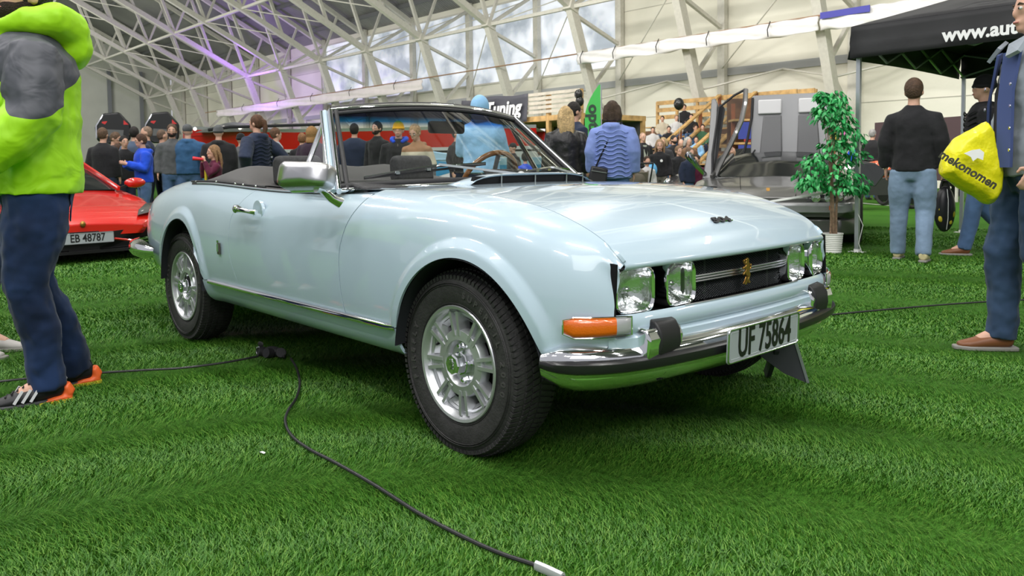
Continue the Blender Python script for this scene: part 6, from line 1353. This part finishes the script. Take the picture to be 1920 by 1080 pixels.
# ---- middle: hoodie man, blonde woman, man in blazer, woman in periwinkle puffer
man('person in light blue hoodie, hood up, seen from behind beyond the windscreen',900,181,1.80,165,top=LBLUE,bot=(NAVY,1.),hair=('hoodup',LBLUE),lvl=1,build=1.08,coat=.01,arms='phone')
man('woman with long blonde hair and a black leather jacket seen from behind',1060,200,1.72,190,top=M('black_leather',(.018,.017,.018),.35,bump=.6,bscale=12),bot=(BLK,1.),hair=('long',HBL),lvl=1,build=1.05,coat=.01)
px_b=head(1076,192,1.84); person('dark-haired man in a navy blazer facing right behind the blonde woman',px_b,1.84,120,top=NAVY,bot=(NAVY,1.1),hair=('short',HD),lvl=1,build=1.1,coat=.01)
def strap(t,A,LG,hp,bo):
    pm=PM(); pm.sweep([(-.02,-.12,1.50),(-.12,-.06,1.42),(-.175,.04,1.25),(-.165,.14,1.05),(-.08,.22,.90)],[(.004,.014)]*5,6); put('bag_strap',pm,BLK,t)
pw=head(1148,190,1.74)
person('woman seen from behind in a periwinkle blue quilted jacket and jeans, brown bob',pw,1.74,172,top=PER,bot=(MJE,1.15),hair=('bob',(.05,.022,.015)),lvl=1,build=1.05,coat=.03,hood=True,puffer=True,detail=strap,hem=.82)
hb2=thing('shoulder_bag','black shoulder bag at the hip of the woman in periwinkle jacket','bag',(*at(1119,float((np.array([*pw,0])-CAM)@CF)-.25)[:2],.84),math.atan2(CR[1],CR[0])); pm=PM(); pm.prism([(-.13,-.05,-.14),(.10,-.05,-.14),(.13,-.04,.10),(-.06,-.04,.14)],(0,.10,0)); q=put('bag_body',pm,M('black_leather2',(.015,.015,.016),.3),hb2); bevel(q,.02); pm=PM(); pm.beam((-.07,-.052,.08),(.11,-.052,.05),.02,.006); put('bag_zip',pm,dchrome,q,smooth=False)
# ---- behind the windscreen
man('man in a navy and black jacket directly behind the left windscreen pillar',664,232,1.80,170,top=NAVY,bot=(NAVY,1.),hair=('short',HD),build=1.2,coat=.02,lvl=0)
man('bearded man in dark grey jumper left of the boy in the yellow beanie',707,228,1.80,-40,top=BLK,bot=(NAVY,1.),hair=('short',HD),beard=True,lvl=1)
def bluehood(t,A,LG,hp,bo):
    pm=PM(); pm.sweep([(.10,.05,1.44),(.05,.10,1.48),(-.06,.11,1.50),(-.12,0,1.48),(-.06,-.11,1.50),(.05,-.10,1.48),(.10,-.05,1.44)],[.03,.035,.045,.05,.045,.035,.03],8); vox('blue_hood',pm,.014,RBLUE,t,it=3); pm=PM(); pm.sweep([(.125,0,1.42),(.14,0,1.1)],.006,5); put('zip',pm,dchrome,t)
man('boy in a mustard yellow beanie and black fleece with a blue hood',747,229,1.62,-8,top=BLK,bot=(NAVY,1.),hair=('beanie',cloth('mustard',(.70,.36,.01),.15)),lvl=1,child=False,detail=bluehood,face=True,build=1.1)
stripes=bpy.data.materials.new('striped_jacket'); stripes.use_nodes=True; nt=stripes.node_tree; b=nt.nodes['Principled BSDF']; b.inputs['Roughness'].default_value=.85; tc=nt.nodes.new('ShaderNodeTexCoord'); sp=nt.nodes.new('ShaderNodeSeparateXYZ'); nt.links.new(tc.outputs['Object'],sp.inputs[0]); rp_=nt.nodes.new('ShaderNodeValToRGB'); rp_.color_ramp.interpolation='CONSTANT'; e=rp_.color_ramp.elements; e[0].color=(.12,.12,.13,1); e[1].position=.62; e[1].color=(.55,.50,.38,1); x=e.new(.80); x.color=(.30,.16,.08,1); mr=nt.nodes.new('ShaderNodeMapRange'); mr.inputs['From Min'].default_value=.5; mr.inputs['From Max'].default_value=1.55; nt.links.new(sp.outputs['Z'],mr.inputs['Value']); nt.links.new(mr.outputs[0],rp_.inputs[0]); nt.links.new(rp_.outputs[0],b.inputs['Base Color'])
man('fair-haired boy looking down in a brown and cream striped jacket',781,233,1.55,-30,top=stripes,bot=(NAVY,1.),hair=('short',(.40,.25,.12)),lvl=1,face=True,tilt=25,hood=True)
man('person in dark clothes half hidden beside the light blue hoodie',856,240,1.70,60,top=BLK,bot=(NAVY,1.),hair=('short',HD))
man('person in a black cap seen through the right of the windscreen',962,268,1.45,-60,top=BLK,bot=(NAVY,1.),hair=('cap',BLK),lvl=1)
man('person in bright blue clothes low behind the steering wheel',985,290,1.20,180,top=RBLUE,bot=(NAVY,1.),hair=('short',HD),child=True)
# ---- left crowd
man('woman with a ponytail in a navy quilted jacket turned left, behind the folded top',481,216,1.76,-135,top=NAVY,bot=(NAVY,1.),hair=('pony',(.10,.045,.02)),arms='hip',lvl=1,coat=.025,puffer=True,head_turn=15,hood=True)
man('young man in a grey t-shirt right of the ponytail woman',516,240,1.74,110,top=cloth('tee_grey',(.38,.40,.43),.1),bot=(NAVY,1.),hair=('short',(.12,.06,.03)),lvl=1,sleeve=.9)
bp_=head(541,285,1.2); b_=thing('lime_coat_bundle','lime green coat bundled under the arm of the man in the grey t-shirt','coat',(*bp_,.85)); pm=PM(); pm.ell((0,0,0),(.13,.16,.22),12,8); pm.ell((.02,.1,-.12),(.10,.12,.14),12,8); vox('coat_fold',pm,.02,limep,b_,folds=.06); pm=PM(); pm.ell((-.05,-.15,-.1),(.10,.08,.16),10,8); vox('blue_lining',pm,.02,BLUE,b_,folds=.04)
man('man in black jacket and beanie seen from behind, left of the ponytail woman',409,236,1.78,170,top=BLK,bot=(NAVY,1.),hair=('beanie',GREY),build=1.15,coat=.02,hood=True)
man('older man in dark beanie and charcoal coat just left of the ponytail woman',451,251,1.70,150,top=GREY,bot=(NAVY,1.),hair=('beanie',BLK))
def scarf(t,A,LG,hp,bo):
    pm=PM(); pm.sweep([(.14,.06,1.44),(.17,.02,1.3),(.18,.03,1.1),(.17,.0,.95)],[.03,.035,.03,.03],8); vox('yellow_scarf',pm,.014,M('scarf_yellow',(.70,.55,.03),.7),t,it=2); pm=PM(); w=A[0][3]; pm.sweep([(w[0]+.03,w[1],w[2]+.04),(w[0]+.22,w[1]-.05,w[2]+.06)],[.025,.04],8); put('red_horn',pm,M('horn_red',(.7,.02,.04),.4),t)
man('girl in a maroon hoodie with a yellow scarf holding a red horn to her mouth',401,277,1.32,-75,top=MAR,bot=(NAVY,1.),hair=('long',(.30,.17,.08)),lvl=1,child=True,arms='face',detail=scarf,hood=True)
man('man in a flat grey cap and blue rain jacket seen from behind',351,233,1.82,172,top=BLUE,bot=(MJE,1.1),hair=('cap',GREY),build=1.25,coat=.02,hood=True,lvl=1)
man('bearded man facing the camera between the blue jacket and the striped black jacket',322,233,1.82,-5,top=GREY,bot=(MJE,1.),hair=('short',(.10,.055,.03)),beard=True,lvl=1,face=True)
man('man in a black and white sports jacket beside the bearded man',303,243,1.76,120,top=dk('cloth_darkgreen',(.03,.045,.04)),bot=(NAVY,1.),hair=('buzz',(.14,.09,.06)),coat=.01,inner=WHT)
man('boy with brown hair in a royal blue hooded jacket looking at his phone',267,252,1.58,-75,top=RBLUE,bot=(MJE,1.),hair=('short',(.07,.03,.015)),lvl=1,arms='phone',hood=True,coat=.02,head_turn=-5,tilt=12)
man('balding man behind the boy in royal blue',275,237,1.80,-100,top=NAVY,bot=(NAVY,1.),hair=('buzz',(.25,.17,.12)))
man('dark-haired person in a grey-blue jacket behind the boy in royal blue',251,238,1.80,165,top=dk('cloth_slate',(.08,.11,.17)),bot=(NAVY,1.),hair=('short',HD))
man('man in grey checked shirt looking down, left part of the crowd',212,248,1.74,60,top=dk('cloth_check',(.06,.055,.06)),bot=(NAVY,1.),hair=('short',(.12,.07,.04)),lvl=1,tilt=20)
man('person in a black top at the far left of the crowd beside the lime jacket',192,240,1.72,150,top=BLK,bot=(NAVY,1.),hair=('short',(.12,.07,.04)),build=1.1)
man('woman with long brown hair looking at a phone, low in the left crowd',218,270,1.50,70,top=dk('cloth_plum',(.05,.02,.03)),bot=(NAVY,1.),hair=('long',(.07,.035,.02)),arms='phone',lvl=1,tilt=15)
man('dark-haired person behind the woman with the phone',232,255,1.62,20,top=BLK,bot=(NAVY,1.),hair=('short',HD),face=True)
man('fair-haired small child just above the red car roof',192,291,1.14,80,top=GREY,bot=(NAVY,1.),hair=('buzz',(.50,.36,.22)),child=True)
man('child in dark grey bending beside the red car',216,306,1.08,60,top=dk('cloth_char',(.05,.05,.055)),bot=(NAVY,1.),hair=('short',HB_),child=True)
man('person with a fur-trimmed hood behind the quarter light of the convertible',585,238,1.72,150,top=dk('cloth_aub',(.035,.02,.035)),bot=(NAVY,1.),hair=('hoodup',M('fur_tan',(.32,.18,.07),.95,bump=1,bscale=60)),coat=.03,build=1.1)
man('person in black beside the fur-trimmed hood, behind the near door pillar',566,250,1.66,170,top=BLK,bot=(NAVY,1.),hair=('short',(.25,.12,.05)))
man('person in grey coat partly behind the quarter light glass',622,246,1.70,150,top=dk('cloth_taupe',(.09,.085,.08)),bot=(NAVY,1.),hair=('short',HB_),build=1.15)
# ---- right crowd in front of the bleacher
man('bald man in black jacket and pale green shirt at the left of the standing children',1205,249,1.80,30,top=BLK,bot=(BLK,1.),hair=('buzz',(.45,.28,.2)),inner=cloth('shirt_sage',(.35,.38,.32),.1),coat=.01,lvl=1)
man('girl with fair hair in a black hoodie with a round white badge',1237,265,1.45,0,top=BLK,bot=(KHK,1.1),hair=('long',(.35,.22,.12)),lvl=1,child=True,face=True,coat=.01,detail=lambda t,A,LG,hp,bo:[put('badge',(lambda q:(q.lathe([(0,.004),(.035,.0)],'x',c=(.162,.04,1.27),n=12),q)[1])(PM()),white,t)])
man('boy in a black parka standing between the badge girl and the boy in navy',1272,277,1.35,35,top=BLK,bot=(NAVY,1.),hair=('short',(.22,.13,.07)),lvl=1,child=True,face=True,coat=.02,hem=.74)
man('smallest boy in navy jacket right of the black parka boy',1293,284,1.25,40,top=NAVY,bot=(MJE,1.),hair=('short',(.2,.12,.07)),child=True,coat=.02)
man('black-bearded man in dark clothes behind the black parka boy',1263,254,1.75,40,top=BLK,bot=(MJE,1.),hair=('short',HD),beard=True)
man('older white-haired woman in a dark coat behind the children',1290,257,1.62,30,top=BRN,bot=(NAVY,1.),hair=('bob',(.45,.42,.38)),coat=.02)
man('grey-haired man in a dark green coat between the bearded man and the white-haired woman',1277,261,1.66,10,top=dk('cloth_fir',(.03,.04,.035)),bot=(NAVY,1.),hair=('buzz',(.45,.36,.3)))
man('blond woman behind the girl with the badge',1244,258,1.64,-20,top=dk('cloth_coal',(.04,.04,.045)),bot=(MJE,1.),hair=('bob',(.42,.30,.16)))
man('small child in white and pink low beside the bald man',1213,292,1.1,20,top=WHT,bot=(LJE,1.),hair=('short',HB_),child=True)
man('small child in dark red beside the far legs of the parka boy',1306,296,1.12,-20,top=MAR,bot=(KHK,1.),hair=('short',HB_),child=True)
man('bald man at the stall seen between the scissor door and engine cover',1397,255,1.72,-30,top=WHT,bot=(NAVY,1.),hair=('buzz',(.5,.33,.25)))
man('person in a dark top low behind the scissor door',1371,282,1.28,90,top=BLK,bot=(NAVY,1.),hair=('buzz',(.4,.25,.2)))
# seated spectators
seats=[(1192,0,-14,MAR,('short',HB_),'spectator in maroon at the left end of the second row'),
(1207,1,10,GRN,('short',(.4,.3,.2)),'fair spectator in green on the left of the middle rows'),
(1229,0,0,GRN,('short',HB_),'spectator in dark green in the second row above the bald man'),(1244,0,20,OLV,('short',HB_),'spectator in olive shirt beside the dark green one'),
(1225,2,0,WHT,('short',HD),'spectator in white shirt leaning in the middle row'),(1243,3,-10,BEI,('short',HD),'spectator in a cream coat with dark scarf in the upper row'),
(1269,3,15,WHT,('short',(.3,.2,.12)),'spectator in white shirt and denim right of the cream coat'),(1258,1,10,MJE,('short',HB_),'spectator in denim blue below the cream coat'),
(1284,4,-20,BLK,('short',HB_),'spectator in black on the top row under the black balloon'),(1297,3,-10,BLK,('short',HD),'spectator in black beside the stair rail'),
(1304,2,30,BLUE,('short',HB_),'spectator in dark blue behind the stair rail'),(1294,1,0,NAVY,('short',HB_),'spectator in navy low by the stair rail posts'),(1306,1,0,LBLUE,('short',HB_),'spectator in pale blue jeans low right of the stair rail'),
(1203,2,0,WHT,('bob',(.4,.25,.12)),'fair-haired spectator in pink-white top at the left of the third row'),(1255,2,0,BLK,('short',HD),'spectator in black between the white shirt and the denim'),
(1318,2,0,GRN,('short',HD),'spectator in green at the right of the stairs')]
for (x,row,tn_,col_,hr_,lab) in seats:
    zc=.62+.47*row; y=20.2+.95*row+.15; p=on(1,y,x,311-0); 
    person(lab,(p[0],p[1]-.02),1.70,tn_,top=col_,bot=(MJE if row%2 else NAVY,1.),hair=hr_,legs='sit',arms='lap',lvl=0,group='spectators on the bleacher',z0=zc-.46,hands=False)
